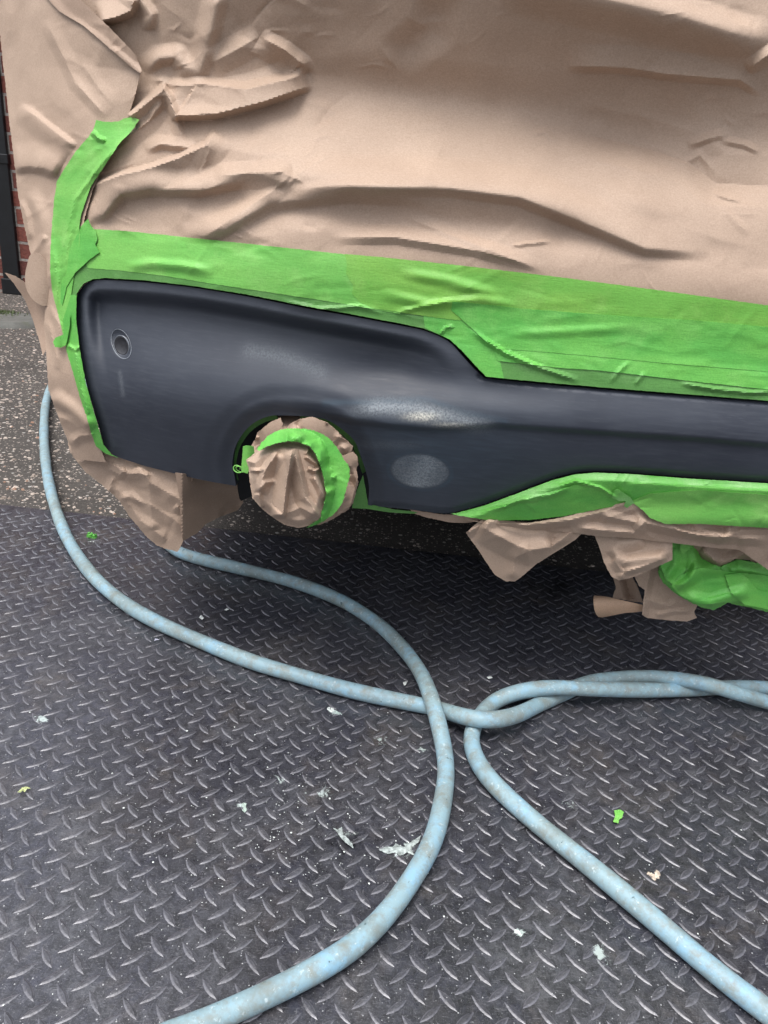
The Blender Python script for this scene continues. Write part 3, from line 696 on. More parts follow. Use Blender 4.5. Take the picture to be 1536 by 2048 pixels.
# strips below the right end of the bumper
RC3 = []
for k in range(130):
    x = rng.uniform(930, 1640); y = rng.uniform(980, 1240); a = rng.uniform(-.6, .6) if rng.random() < .6 else rng.uniform(0, 3.14); L = rng.uniform(30, 110); w = rng.uniform(8, 24)
    RC3.append(([(x, y), (x+L*math.cos(a), y+L*math.sin(a))], rng.uniform(.0006, .0028)*rng.choice([1, -1]), w, w*.8, True, .4))
def low_base(x, y): return base(x, y)
S0 = [(820, 1019), (886, 1029), (945, 1030), (962, 1040), (935, 1046), (900, 1045), (850, 1034), (830, 1028)]
o = sheet('masking_paper', S0, lambda x, y: low_base(x, y)+.012, PAPER2, 3.5, .001, None, 0, .3)
tag(o, 'narrow sliver of brown paper showing just below the lowest point of the bumper', 'masking paper', G)
S1R = [([(960, 1040), (1050, 1050), (1140, 1040), (1250, 1010)], .008, 8, 16, True, .2), ([(1200, 1030), (1275, 1045), (1285, 1025)], .008, 14, 18, True, .2),
    ([(1150, 1055), (1268, 1066), (1290, 1045), (1400, 1070), (1540, 1080)], .010, 14, 16, True, .1), ([(1380, 1050), (1450, 1072), (1470, 1050)], .008, 14, 14, True, .2), ([(1340, 1048), (1360, 1062), (1440, 1080), (1480, 1062), (1560, 1060)], .006, 8, 10, True, .2)]
S1 = [(935, 1040), (1000, 1048), (1060, 1046), (1130, 1034), (1200, 1015), (1262, 1003), (1300, 1030), (1350, 1040), (1536, 1050), (1700, 1060), (1700, 1170), (1536, 1140), (1480, 1100), (1420, 1095), (1330, 1084), (1270, 1077), (1190, 1072), (1150, 1066), (1060, 1058), (985, 1050)]
o = sheet('masking_paper', S1, lambda x, y: low_base(x, y)-.012-ridges(x, y, S1R)*.9-ridges(x, y, RC3), PAPER, 3.8, .001, None, 0, .35)
tag(o, 'long crumpled brown paper strip under the green tape along the bottom right of the bumper', 'masking paper', G)
S2R = [([(932, 1066), (965, 1048), (1000, 1040)], .006, 10, 14, True, .1), ([(960, 1052), (1035, 1092), (1060, 1100), (1105, 1094)], .014, 40, 34, True, .1), ([(1025, 1160), (1030, 1115), (1062, 1100)], .006, 20, 24, True, .2), ([(1098, 1078), (1102, 1094), (1150, 1060)], .006, 14, 12, True, .2)]
S2 = [(932, 1066), (945, 1054), (965, 1038), (1060, 1045), (1175, 1056), (1150, 1080), (1105, 1108), (1070, 1130), (1048, 1150), (1030, 1163), (1012, 1163), (990, 1150), (975, 1128), (955, 1098)]
o = sheet('masking_paper', S2, lambda x, y: low_base(x, 1040+0*y)-.004+.0001*(y-1040)-ridges(x, y, S2R)-ridges(x, y, RC3)*.6, PAPER, 3.6, .001, None, 0, .3)
tag(o, 'triangular brown paper flap hanging down with a rounded tip, left of the other hanging flaps', 'masking paper', G)
S3R = [([(1218, 1112), (1240, 1090), (1290, 1082)], .006, 20, 24, False, .2), ([(1222, 1110), (1252, 1122), (1320, 1112), (1345, 1100)], .008, 18, 16, False, .2), ([(1248, 1145), (1290, 1132), (1335, 1115)], .012, 22, 10, True, .2), ([(1225, 1118), (1248, 1145), (1240, 1160)], .006, 14, 14, True, .2)]
S3 = [(1188, 1068), (1260, 1066), (1345, 1072), (1345, 1120), (1318, 1132), (1290, 1145), (1262, 1156), (1238, 1161), (1222, 1152), (1208, 1125), (1200, 1098)]
o = sheet('masking_paper', S3, lambda x, y: low_base(x, 1040+0*y)+.004-ridges(x, y, S3R)-ridges(x, y, RC3)*.5, PAPER, 3.6, .001, None, 0, .3)
tag(o, 'folded brown paper flap hanging between the triangular flap and the green tape lump', 'masking paper', G)
S4R = [([(1302, 1135), (1290, 1190), (1286, 1235)], .006, 12, 14, True, .1), ([(1288, 1195), (1310, 1205), (1340, 1212), (1390, 1190)], .006, 14, 14, True, .2), ([(1310, 1232), (1350, 1222), (1385, 1222)], .005, 8, 8, True, .2)]
S4 = [(1272, 1120), (1340, 1100), (1400, 1150), (1420, 1190), (1396, 1208), (1388, 1224), (1394, 1236), (1374, 1243), (1330, 1240), (1296, 1236), (1284, 1230), (1286, 1205), (1290, 1180), (1278, 1172), (1268, 1150)]
o = sheet('masking_paper', S4, lambda x, y: .835-ridges(x, y, S4R)-ridges(x, y, RC3)*.6+.00008*(y-1100), PAPER, 3.4, .001, None, 0, .3)
tag(o, 'squarish brown paper pouch hanging lowest, below the green tape lump', 'masking paper', G)
S5 = [(1187, 1194), (1195, 1192), (1215, 1194), (1250, 1202), (1284, 1210), (1290, 1222), (1250, 1226), (1215, 1233), (1197, 1234), (1189, 1220)]
o = sheet('masking_paper', S5, lambda x, y: .87-.020*np.sqrt(np.clip(1-((y-1214)/24)**2, 0, 1)), mat_paper('kraft_paper_tan', (.50, .33, .22), (.42, .28, .19)), 3, .001, None, 2, 0)
tag(o, 'curled tan paper strip sticking out to the left of the hanging pouch', 'masking paper', G)
S7 = [(1225, 1150), (1262, 1150), (1275, 1172), (1286, 1205), (1270, 1204), (1225, 1195), (1232, 1175)]
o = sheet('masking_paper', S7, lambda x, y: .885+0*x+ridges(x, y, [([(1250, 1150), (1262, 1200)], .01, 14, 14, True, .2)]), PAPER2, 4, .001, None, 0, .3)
tag(o, 'dark shaded scrap of brown paper behind the curled tan strip', 'masking paper', G)
S6R = [([(1400, 1100), (1440, 1128), (1470, 1118), (1500, 1100)], .010, 24, 14, False, .1), ([(1380, 1075), (1410, 1100), (1438, 1130)], .008, 18, 18, True, .2)]
S6 = [(1370, 1070), (1536, 1080), (1700, 1090), (1700, 1220), (1536, 1180), (1500, 1120), (1470, 1118), (1440, 1134), (1405, 1118)]
o = sheet('masking_paper', S6, lambda x, y: .822-ridges(x, y, S6R)+.00012*(y-1080), PAPER, 4, .001, None, 0, .3)
tag(o, 'brown paper fold hanging at the right edge just above the green tape lump', 'masking paper', G)

# wrapped exhaust
FACE = [(492, 921), (505, 911), (519, 900), (534, 893), (549, 888), (562, 885), (577, 882), (600, 885), (620, 892), (632, 908), (640, 927), (648, 955), (653, 986), (650, 1002), (647, 1015), (640, 1036), (628, 1046), (616, 1052), (597, 1056), (569, 1050), (546, 1035), (524, 1018), (505, 996), (499, 962), (497, 935)]
WR = [([(540, 1030), (566, 1030), (574, 960), (583, 905), (587, 895)], .011, 26, 8, True, .12), ([(587, 895), (600, 945), (612, 995), (640, 1036)], .009, 9, 24, True, .15),
    ([(516, 986), (530, 940), (556, 902)], .008, 10, 22, True, .15), ([(516, 986), (522, 1016)], .005, 10, 10, True, .1), ([(516, 986), (530, 966), (552, 962)], .003, 8, 8, True, .2),
    ([(500, 940), (515, 942), (530, 938)], .003, 6, 6, True, .2), ([(610, 912), (625, 922), (640, 932)], .005, 6, 6, True, .2), ([(615, 936), (630, 942), (642, 934)], .005, 5, 7, True, .2), ([(612, 910), (618, 896)], .003, 5, 6, True, .2),
    ([(625, 950), (640, 975), (650, 1000)], .005, 10, 10, True, .2), ([(565, 1030), (600, 1015), (640, 1036)], .003, 12, 14, True, .2)]
RC4 = []
for k in range(70):
    x = rng.uniform(470, 730); y = rng.uniform(820, 1060); a = rng.uniform(0, 3.14); L = rng.uniform(16, 70); w = rng.uniform(5, 16)
    RC4.append(([(x, y), (x+L*math.cos(a), y+L*math.sin(a))], rng.uniform(.0006, .0032)*rng.choice([1, -1]), w, w, True, .4))
for k in range(15):
    a = rng.uniform(-2.9, 1.5); r0, r1 = rng.uniform(70, 84), rng.uniform(98, 128); j = rng.normal(0, .30)
    RC4.append(([(588+r0*math.cos(a), 962+r0*math.sin(a)), (590+r1*math.cos(a+j), 960+r1*math.sin(a+j))], rng.uniform(.0012, .0034)*rng.choice([1, 1, -1]), rng.uniform(6, 20), rng.uniform(4, 14), True, .3))
def Yface(x, y):
    d, _, _ = polydist(x, y, np.vstack([FACE, FACE[:1]]))
    return .672+.008*(1-sm(d, 0, 16))-.00012*(y-960)*.6-ridges(x, y, WR)*1.45-ridges(x, y, RC4)*.18
def Yband(x, y):
    d, _, _ = polydist(x, y, np.vstack([FACE, FACE[:1]]))
    return .672+.0010*d-ridges(x, y, RC4)*.7
OUT = [(500, 945), (496, 915), (506, 885), (522, 862), (548, 836), (575, 826), (625, 836), (660, 850), (678, 868), (690, 880), (706, 900), (716, 918), (712, 945), (716, 965), (708, 1000), (698, 1018), (667, 1038), (640, 1050), (600, 1050), (540, 1020), (505, 980)]
def Yout(x, y):
    d = np.hypot(x-592, (y-960))
    return .735+.0010*np.clip(d-75, 0, 80)-ridges(x, y, RC4)*1.5
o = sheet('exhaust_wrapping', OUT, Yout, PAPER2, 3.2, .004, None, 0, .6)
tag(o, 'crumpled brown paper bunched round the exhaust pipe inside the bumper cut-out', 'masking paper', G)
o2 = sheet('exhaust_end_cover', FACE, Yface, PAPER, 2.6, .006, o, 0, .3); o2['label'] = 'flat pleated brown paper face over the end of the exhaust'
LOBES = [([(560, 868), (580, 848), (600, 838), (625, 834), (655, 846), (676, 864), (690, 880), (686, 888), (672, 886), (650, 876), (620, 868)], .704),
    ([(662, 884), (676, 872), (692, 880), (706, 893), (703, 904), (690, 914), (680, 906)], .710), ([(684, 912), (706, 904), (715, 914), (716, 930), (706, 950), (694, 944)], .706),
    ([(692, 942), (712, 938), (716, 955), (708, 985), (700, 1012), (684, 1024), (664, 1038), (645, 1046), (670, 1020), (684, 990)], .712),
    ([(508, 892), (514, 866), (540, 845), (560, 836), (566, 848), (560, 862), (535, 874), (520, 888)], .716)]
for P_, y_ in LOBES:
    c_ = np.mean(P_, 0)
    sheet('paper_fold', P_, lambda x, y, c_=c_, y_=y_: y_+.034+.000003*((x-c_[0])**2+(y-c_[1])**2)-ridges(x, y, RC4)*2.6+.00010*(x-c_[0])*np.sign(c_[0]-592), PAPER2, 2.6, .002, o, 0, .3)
BAND = [(513, 900), (522, 886), (534, 874), (548, 865), (563, 859), (580, 857), (597, 857), (622, 860), (642, 867), (654, 874), (665, 884), (678, 902), (688, 919), (696, 930), (700, 943), (698, 958), (694, 972), (690, 990), (685, 1005), (676, 1019), (665, 1031), (650, 1041), (636, 1048), (612, 1056), (628, 1046), (640, 1036), (646, 1015), (650, 1002), (652, 986), (647, 955), (639, 927), (631, 908), (619, 892), (600, 885), (577, 882), (562, 885), (549, 888), (534, 893), (519, 901)]
GT = 'green masking tape strips'
o = sheet('masking_tape', BAND, lambda x, y: np.minimum(Yband(x, y)-ridges(x, y, RC4)*1.3, Yface(x, y)+.02)-.002, TAPE, 2.6, .001, None, 0, .7)
tag(o, 'crumpled green masking tape ring around the paper-wrapped exhaust', 'masking tape', GT)
TAB = [(483, 930), (486, 893), (492, 891), (507, 893), (509, 903), (506, 925), (495, 947), (483, 944)]
o = sheet('masking_tape', TAB, lambda x, y: .722-.004*np.sin((x-483)*.12), TAPEL, 3, .001, None, 0, .2)
tag(o, 'short pale green tape tab between the bumper edge and the wrapped exhaust', 'masking tape', GT)
c0 = at_Y([472], [938], [.735])[0]; P = [c0+np.array([.0045*math.cos(a*1.3)+.0006*a, .002*math.sin(a), .0035*math.sin(a*1.3)]) for a in np.linspace(0, 11, 60)]
o = tube('tape_curl', P, .0006, TAPEL, 6); tag(o, 'tiny frayed curl of green tape at the left edge of the bumper cut-out', 'tape scrap')

# ------------------------------------------------------------------ green tape
def Yt(off, rs=None, sc=1.0):
    def f(x, y):
        Y = Ytop(x, y)-off
        if rs: Y = Y-ridges(x, y, rs)*sc
        return Y
    return f
def tape(name_label, outline, off, mat=TAPE, rs=None, sp=4.2, rough=.25, sme=0, rim=.0003):
    o = sheet('masking_tape', outline, Yt(off, rs), mat, sp, rim, None, sme, rough, None, None, 24)
    tag(o, name_label, 'masking tape', GT); return o
RT = []
for k in range(130):
    x = rng.uniform(150, 1640); y = np.interp(x, [150, 900, 1600], [505, 610, 715])+rng.uniform(-60, 75); a = rng.uniform(-.25, .35) if rng.random() < .7 else rng.uniform(-1.5, 1.5); L = rng.uniform(30, 150); w = rng.uniform(5, 22)
    RT.append(([(x, y), (x+L*.5*math.cos(a), y+L*.5*math.sin(a)+rng.normal(0, 3)), (x+L*math.cos(a), y+L*math.sin(a))], rng.uniform(.0001, .0007)*rng.choice([1, 1, -1]), w, w*.6, True, .4))
TR = RT+[([(250, 535), (300, 526), (360, 530), (430, 545)], .004, 14, 18, False, .3), ([(560, 600), (640, 618), (720, 612), (770, 628)], .003, 6, 8, True, .3),
    ([(940, 660), (1010, 705), (1080, 735), (1160, 762)], .0045, 7, 9, True, .2), ([(1000, 668), (1150, 662), (1260, 656)], .002, 14, 16, False, .3),
    ([(1220, 766), (1240, 740), (1262, 722)], .002, 7, 7, True, .3), ([(1270, 770), (1290, 745)], .002, 6, 6, True, .3), ([(1360, 766), (1430, 778), (1500, 785), (1560, 782)], .004, 6, 8, True, .2),
    ([(760, 585), (860, 608), (960, 598), (1040, 612)], .003, 14, 16, False, .3), ([(790, 625), (850, 612), (910, 600)], .003, 8, 8, True, .3), ([(880, 668), (892, 655), (908, 652)], .003, 4, 5, True, .2), ([(800, 545), (900, 562), (1000, 590)], .003, 16, 18, False, .3)]
# dark base tape hugging the bumper edge (black shows through it)
edgeP = [tuple(p) for p in TOPL if p[0] < 850 and not (p[0] < 200 and p[1] > 640)]
DT = [(145, 640), (138, 590), (148, 548), (170, 525), (215, 525), (330, 540), (500, 572), (620, 592), (720, 610), (800, 622), (900, 645), (915, 660), (893, 676), (848, 657), (800, 647), (700, 628), (615, 613), (500, 590), (391, 572.5), (293, 561), (212, 556), (186, 558.5), (167, 567), (153, 587), (149.5, 607), (149.5, 637)]
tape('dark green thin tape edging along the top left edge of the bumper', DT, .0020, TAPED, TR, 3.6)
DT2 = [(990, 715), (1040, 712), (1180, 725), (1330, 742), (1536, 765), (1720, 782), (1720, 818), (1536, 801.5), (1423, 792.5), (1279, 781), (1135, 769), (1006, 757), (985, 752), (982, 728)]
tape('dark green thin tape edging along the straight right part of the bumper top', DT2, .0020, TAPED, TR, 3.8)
T1 = [(160, 452), (184, 458), (250, 462), (330, 470), (500, 488), (692, 509), (760, 516), (800, 560), (800, 628), (740, 617), (640, 600), (560, 588), (440, 570), (330, 552), (240, 541), (176, 536), (160, 500)]
tape('long pale green tape strip running over the top left of the bumper', T1, .0024, TAPEL, TR)
T2 = [(690, 508), (760, 514), (930, 532), (1100, 552), (1300, 578), (1536, 611), (1720, 638), (1720, 720), (1536, 690), (1300, 665), (1100, 650), (980, 640), (910, 640), (820, 628), (745, 616), (720, 605), (704, 588), (706, 570), (692, 548), (694, 530)]
tape('uppermost right green tape strip with a torn left end, edging the big paper sheet', T2, .0028, TAPEY, TR)
T3 = [(800, 612), (905, 620), (902, 640), (914, 652), (930, 690), (950, 725), (974, 756), (1006, 758), (1010, 735), (985, 698), (912, 655), (870, 640), (850, 676), (845, 656), (800, 643)]
T3 = [(845, 618), (905, 614), (1005, 690), (1000, 722), (1008, 757), (972, 753), (948, 728), (928, 706), (900, 679), (850, 656)]
tape('short green tape patch wrapped over the curved step in the bumper edge', T3, .0024, TAPE, TR)
T4 = [(902, 620), (905, 603), (1000, 612), (1040, 617), (1200, 629), (1380, 640), (1536, 654), (1720, 672), (1720, 768), (1536, 743), (1330, 726), (1150, 709), (1040, 700), (987, 697), (960, 672), (925, 640)]
tape('wide bright green tape strip across the right, the middle layer of three', T4, .0034, TAPE, TR)
T5 = [(985, 697), (1060, 700), (1180, 711), (1330, 726), (1536, 742), (1720, 762), (1720, 800), (1536, 779), (1380, 762), (1200, 741), (1120, 736), (1060, 729), (996, 722)]
tape('lowest bright green tape strip on the right, just above the dark edging', T5, .0030, TAPE, TR)
# corner pieces and the vertical strip
TC = [(160, 458), (167, 446), (176, 438), (183, 453), (191, 462), (195, 478), (191, 489), (199, 505), (178, 520), (150, 546), (134, 572), (124, 612), (116, 590), (121, 545), (138, 500)]
tape('torn green tape patch at the corner, over the end of the long pale strip', TC, .0048, TAPE, RT)
TV = [(192, 240), (205, 243), (222, 244), (238, 242), (250, 236), (268, 234), (278, 240), (262, 264), (240, 285), (218, 318), (200, 345), (182, 372), (172, 400), (162, 430), (158, 455), (160, 480), (150, 540), (142, 590), (146, 640), (152, 690), (160, 740), (152, 745), (138, 700), (130, 690), (124, 660), (114, 620), (104, 580), (100, 540), (101, 500), (104, 450), (108, 400), (114, 362), (124, 345), (150, 305), (178, 272), (188, 256)]
def Yv(x, y):
    r = [([(110, 620), (125, 500), (150, 400), (200, 330), (262, 262)], .0035, 6, 10, True, .1), ([(128, 560), (134, 500), (150, 440)], .003, 8, 8, True, .2),
         ([(184, 262), (196, 276), (212, 282)], .006, 8, 8, True, .2), ([(120, 620), (112, 560), (108, 500)], .002, 6, 8, True, .2)]
    a = np.minimum(Yside(x, y), Ymain(x, y)+.004)
    ys = Yside(x, y)
    k = sm(x, 150, 240)*sm(-y, -420, -300)
    return ys-.0035-ridges(x, y, r)-.004*k-ridges(x, y, RANDC)*0
o = sheet('masking_tape', TV, Yv, TAPEL, 3.6, .0009, None, 0, .3); tag(o, 'tall green tape strip running up the left corner to a torn top end', 'masking tape', GT)
TL = [(126, 640), (142, 590), (153, 590), (152, 637), (158.5, 695), (171.5, 767), (188, 825), (207, 890), (224, 910), (236, 915), (212, 908), (192, 892), (184, 872), (172, 830), (160, 795), (146, 745), (136, 712), (128, 680)]
o = sheet('masking_tape', TL, lambda x, y: np.minimum(base(x, y), Yside(x, y))-.004-ridges(x, y, [([(150, 700), (160, 770), (178, 830)], .004, 6, 8, True, .1), ([(135, 690), (150, 700), (160, 693)], .004, 6, 6, True, .1)]), TAPE, 3.2, .0009, None, 0, .3)
tag(o, 'narrow green tape edging down the left side of the bumper to its lower corner', 'masking tape', GT)
TD = [(140, 628), (132, 645), (128, 668), (110, 676), (106, 684), (110, 694), (122, 695), (132, 690), (136, 670), (140, 650)]
o = sheet('masking_tape', TD, lambda x, y: np.minimum(base(x, y), Yside(x, y))-.011+.00012*np.clip(x-110, 0, 40), TAPE, 3, .0009, None, 0, .2)
tag(o, 'small loose green tape tab sticking out left beside the bumper corner', 'masking tape', GT)
# bottom right tapes
BR = []
for k in range(140):
    x = rng.uniform(880, 1640); y = rng.uniform(940, 1230); a = rng.uniform(-.5, .2) if rng.random() < .6 else rng.uniform(-1.5, 1.5); L = rng.uniform(20, 110); w = rng.uniform(4, 15)
    BR.append(([(x, y), (x+L*math.cos(a), y+L*math.sin(a))], rng.uniform(.0004, .0016)*rng.choice([1, -1]), w, w*.6, True, .4))
BTR = BR+[([(985, 1020), (1036, 1000), (1100, 990), (1140, 975)], .004, 6, 8, True, .2), ([(1110, 975), (1150, 962), (1200, 975), (1236, 998)], .004, 5, 6, True, .2), ([(960, 1026), (1010, 1012), (1040, 1000), (1080, 1002)], .003, 5, 6, True, .2)]
def Ybt(off):
    def f(x, y):
        db, _, _ = polydist(x, y, BOT)
        return base(x, y)-off-.010*sm(db, 0, 22)-ridges(x, y, BTR)*.9
    return f
BT1 = [(903, 1027), (913, 1026.5), (970, 1011), (1036, 986.5), (1102, 961.5), (1146, 949.5), (1190, 945.7), (1256, 948), (1388, 958), (1536, 967), (1720, 975), (1720, 1000), (1536, 985), (1388, 978), (1300, 972), (1220, 968), (1150, 978), (1060, 1008), (990, 1030), (940, 1034)]
o = sheet('masking_tape', BT1, Ybt(-.001), TAPEW, 3.2, .0009, None, 0, .2); tag(o, 'dusty pale green tape band following the lower right edge of the bumper', 'masking tape', GT)
BT2 = [(905, 1029), (960, 1020), (1060, 998), (1150, 970), (1220, 962), (1300, 966), (1536, 978), (1720, 990), (1720, 1020), (1536, 1008), (1340, 1000), (1262, 1006), (1200, 1018), (1130, 1032), (1060, 1040), (980, 1041)]
o = sheet('masking_tape', BT2, Ybt(.0015), TAPE, 3.2, .0009, None, 0, .3); tag(o, 'wrinkled green tape strip tapering left below the bumper, above the paper strip', 'masking tape', GT)
BT3 = [(1262, 1003), (1300, 987), (1340, 984), (1400, 980), (1536, 990), (1720, 1002), (1720, 1070), (1536, 1056), (1400, 1048), (1330, 1048), (1300, 1036), (1285, 1020)]
o = sheet('masking_tape', BT3, lambda x, y: Ybt(.0030)(x, y)-.010*sm(y, 1000, 1050), TAPEL, 3.4, .0009, None, 0, .3); tag(o, 'broad bright green tape strip along the bottom right below the dusty band', 'masking tape', GT)
BT4 = [(1228, 982), (1236, 978), (1246, 985), (1262, 996), (1268, 1006), (1254, 1016), (1248, 1012), (1252, 1002), (1238, 1002), (1224, 996)]
o = sheet('masking_tape', BT4, lambda x, y: Ybt(.006)(x, y), TAPEW, 2.6, .0009, None, 0, .2); tag(o, 'tiny folded pale green tape end where two lower tape strips meet', 'masking tape', GT)
LUMPR = BR+[([(1330, 1160), (1350, 1130), (1348, 1095)], .006, 12, 12, False, .2), ([(1345, 1180), (1380, 1160), (1395, 1120), (1385, 1090)], .008, 12, 14, False, .2), ([(1352, 1175), (1400, 1140), (1480, 1130), (1540, 1145)], .010, 20, 22, False, .2), ([(1370, 1195), (1420, 1205), (1500, 1180)], .010, 20, 20, False, .2)]
BT5 = [(1325, 1082), (1384, 1080), (1392, 1096), (1404, 1118), (1440, 1135), (1475, 1119), (1510, 1126), (1536, 1130), (1720, 1160), (1720, 1290), (1536, 1224), (1500, 1215), (1455, 1206), (1428, 1220), (1400, 1214), (1372, 1200), (1350, 1186), (1326, 1165), (1317, 1148), (1320, 1110)]
o = sheet('masking_tape', BT5, lambda x, y: .812-ridges(x, y, LUMPR)*.75+.012*(1-sm(polydist(x, y, BT5+[BT5[0]])[0], 0, 22)), TAPE, 3.2, .004, None, 0, .5); tag(o, 'thick lump of green tape wrapped round a bracket at the bottom right', 'masking tape', GT)
BT6 = [(1362, 1083), (1386, 1084), (1388, 1098), (1376, 1100), (1366, 1108), (1360, 1098)]
for P_, of in (([(1342, 1172), (1360, 1150), (1400, 1136), (1450, 1142), (1536, 1152), (1700, 1170), (1700, 1230), (1536, 1204), (1470, 1203), (1400, 1210), (1362, 1192)], .005), ([(1328, 1086), (1360, 1084), (1374, 1110), (1371, 1140), (1352, 1172), (1332, 1160), (1321, 1132)], .004), ([(1450, 1150), (1480, 1146), (1500, 1160), (1516, 1180), (1536, 1184), (1536, 1218), (1490, 1210), (1462, 1186)], .0075)):
    sheet('tape_layer', P_, lambda x, y, of=of: .812-of-ridges(x, y, LUMPR)*.75, TAPE, 3, .001, o, 0, .5)
q = sheet('loose_tape_end', BT6, lambda x, y: .800-ridges(x, y, LUMPR)+0*x, TAPEL, 2.6, .0009, o)
# green tape seen inside the exhaust cut-out
AI = [(706, 1000), (716, 975), (726, 950), (736, 1008), (790, 1019), (832, 1023), (840, 1028), (780, 1025), (735, 1018), (704, 1016)]
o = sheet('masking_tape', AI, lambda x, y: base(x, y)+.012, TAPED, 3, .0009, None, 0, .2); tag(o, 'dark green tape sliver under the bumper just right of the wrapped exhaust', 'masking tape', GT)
a0 = [tuple(p+np.array([0, 0])) for p in ARCH if p[1] < 960 and p[0] < 560]
AL = [(p[0]-3, p[1]-3) for p in a0]+[(p[0]+(600-p[0])*.04+2, p[1]+(960-p[1])*.04+3) for p in a0[::-1]]
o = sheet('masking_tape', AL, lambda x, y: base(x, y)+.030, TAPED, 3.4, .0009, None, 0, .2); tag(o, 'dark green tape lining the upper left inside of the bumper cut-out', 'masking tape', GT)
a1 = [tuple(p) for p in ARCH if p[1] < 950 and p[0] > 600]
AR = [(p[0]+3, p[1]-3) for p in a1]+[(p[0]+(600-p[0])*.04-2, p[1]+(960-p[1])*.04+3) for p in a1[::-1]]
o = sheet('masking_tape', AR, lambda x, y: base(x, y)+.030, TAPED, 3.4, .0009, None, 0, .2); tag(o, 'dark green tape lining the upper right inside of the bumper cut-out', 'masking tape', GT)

# ------------------------------------------------------------------ the hoses
def mat_hose():
    n = N('faded_blue_rubber')
    c = n.mix(n.ramp(n.noise(7, 5, .65), (.35, .65, 0, 1)), (.23, .36, .43), (.25, .35, .37))
    c = n.mix(n.ramp(n.noise(28, 5, .7), (.50, .66, 0, .7)), c, (.22, .42, .58))
    c = n.mix(n.ramp(n.noise(60, 5, .75), (.46, .66, 0, .8)), c, (.21, .22, .19))
    c = n.mix(n.ramp(n.noise(18, 5, .7), (.50, .66, 0, .7)), c, (.17, .20, .19))
    c = n.mix(n.ramp(n.noise(170, 4, .7), (.60, .70, 0, .8)), c, (.44, .53, .55))
    c = n.mix(n.ramp(n.noise(110, 3, .6), (.69, .73, 0, .9)), c, (.07, .12, .13))
    c = n.mix(n.ramp(n.noise(9, 3, .6, None, .5), (.70, .73, 0, .7)), c, (.09, .12, .13))
    return n.out(c, .52, n.bump(n.noise(300, 4, .7), .3, .0006), .4)
HOSE = mat_hose(); HR = .0102
def hose(pts, label):
    # pts: (px, py, lift) of the hose's centre line lying on the plate
    W = [gr(x, y, HR+lf) for x, y, lf in pts]
    P = spline(np.array(W), 14)
    # even spacing
    L = np.concatenate([[0], np.cumsum(np.linalg.norm(P[1:]-P[:-1], axis=1))]); n = int(L[-1]/.006)
    q = np.linspace(0, L[-1], n); P = np.stack([np.interp(q, L, P[:, k]) for k in range(3)], 1)
    for _ in range(6): P[1:-1] = (P[:-2]+2*P[1:-1]+P[2:])/4
    o = tube('air_hose', P, [HR*(1+.03*math.sin(i*.21)) for i in range(len(P))], HOSE, 24)
    tag(o, label, 'hose', 'blue air hoses on the tread plate'); return o
h = .0015; T = .021
hose([(120, 2190, h), (270, 2100, h), (405, 2047, h), (522, 1995, h), (622, 1945, h), (702, 1896, h), (768, 1834, h), (826, 1755, h), (866, 1680, h), (886, 1600, h), (892, 1530, h), (880, 1460, .012), (862, 1395, T), (838, 1340, .014), (800, 1290, h), (750, 1243, h), (680, 1200, h), (590, 1165, h), (480, 1137, h), (400, 1118, h), (356, 1103, h), (330, 1080, h), (310, 1040, h), (285, 980, h), (250, 900, h), (205, 815, h), (155, 752, h), (122, 742, h), (104, 770, h), (92, 805, h), (88, 860, h), (92, 930, h), (106, 1000, h), (134, 1075, h), (180, 1145, h), (240, 1200, h), (310, 1242, h), (400, 1282, h), (500, 1322, h), (600, 1352, h), (700, 1380, h), (800, 1402, h), (870, 1416, h), (930, 1434, .018), (980, 1440, T), (1030, 1431, .016), (1080, 1408, h), (1130, 1385, h), (1175, 1366, h), (1230, 1357, h), (1290, 1354, .004), (1350, 1358, .014), (1420, 1370, T), (1480, 1388, .016), (1550, 1408, h), (1700, 1440, h), (1900, 1460, h)],
     'longer faded blue hose looping under the left corner of the car and crossing over itself')
hose([(1760, 2170, h), (1660, 2110, h), (1540, 2028, h), (1420, 1935, h), (1300, 1832, h), (1180, 1732, h), (1090, 1660, h), (1010, 1590, h), (965, 1540, h), (944, 1495, h), (945, 1460, h), (960, 1432, h), (990, 1402, .004), (1040, 1383, .016), (1100, 1375, T), (1160, 1377, T), (1230, 1379, .014), (1300, 1380, .006), (1380, 1379, h), (1450, 1375, h), (1540, 1377, h), (1700, 1392, h), (1900, 1410, h)],
     'shorter faded blue hose bending in a tight turn and running off at the lower right')

# ------------------------------------------------------------------ small debris on the plate
def blob(name, px, py, r, mat, label, cat, group=None, squash=.5, n=26, spread=1.0, z=0.0):
    g = gr(px, py, z); V = []; Fc = []
    for k in range(n):
        cx, cy = g[0]+random.gauss(0, r*.45*spread), g[1]+random.gauss(0, r*.3*spread); q = r*random.uniform(.18, .42); n0 = len(V); cz = z+random.uniform(.1, .7)*r*squash
        sg = 7
        for i in range(sg):
            a = 2*math.pi*i/sg; f = random.uniform(.7, 1.25); V.append((cx+q*f*math.cos(a), cy+q*f*math.sin(a), max(z, cz-q*squash)))
        for i in range(sg):
            a = 2*math.pi*i/sg+.3; f = random.uniform(.5, .9); V.append((cx+q*f*math.cos(a), cy+q*f*math.sin(a), cz+q*squash*random.uniform(.2, .8)))
        V.append((cx, cy, cz+q*squash*random.uniform(.3, 1)))
        for i in range(sg):
            j = (i+1) % sg; Fc += [(n0+i, n0+j, n0+sg+j, n0+sg+i), (n0+sg+i, n0+sg+j, n0+2*sg)]
    o = mesh_obj(name, V, Fc, mat, None, False)
    tag(o, label, cat, group); return o
WHITE = simple('dried_white_paint', (.60, .64, .62), .45, .5, 150, .25)
CREAM = simple('dried_cream_paint', (.50, .42, .34), .6, .5, 150, .4)
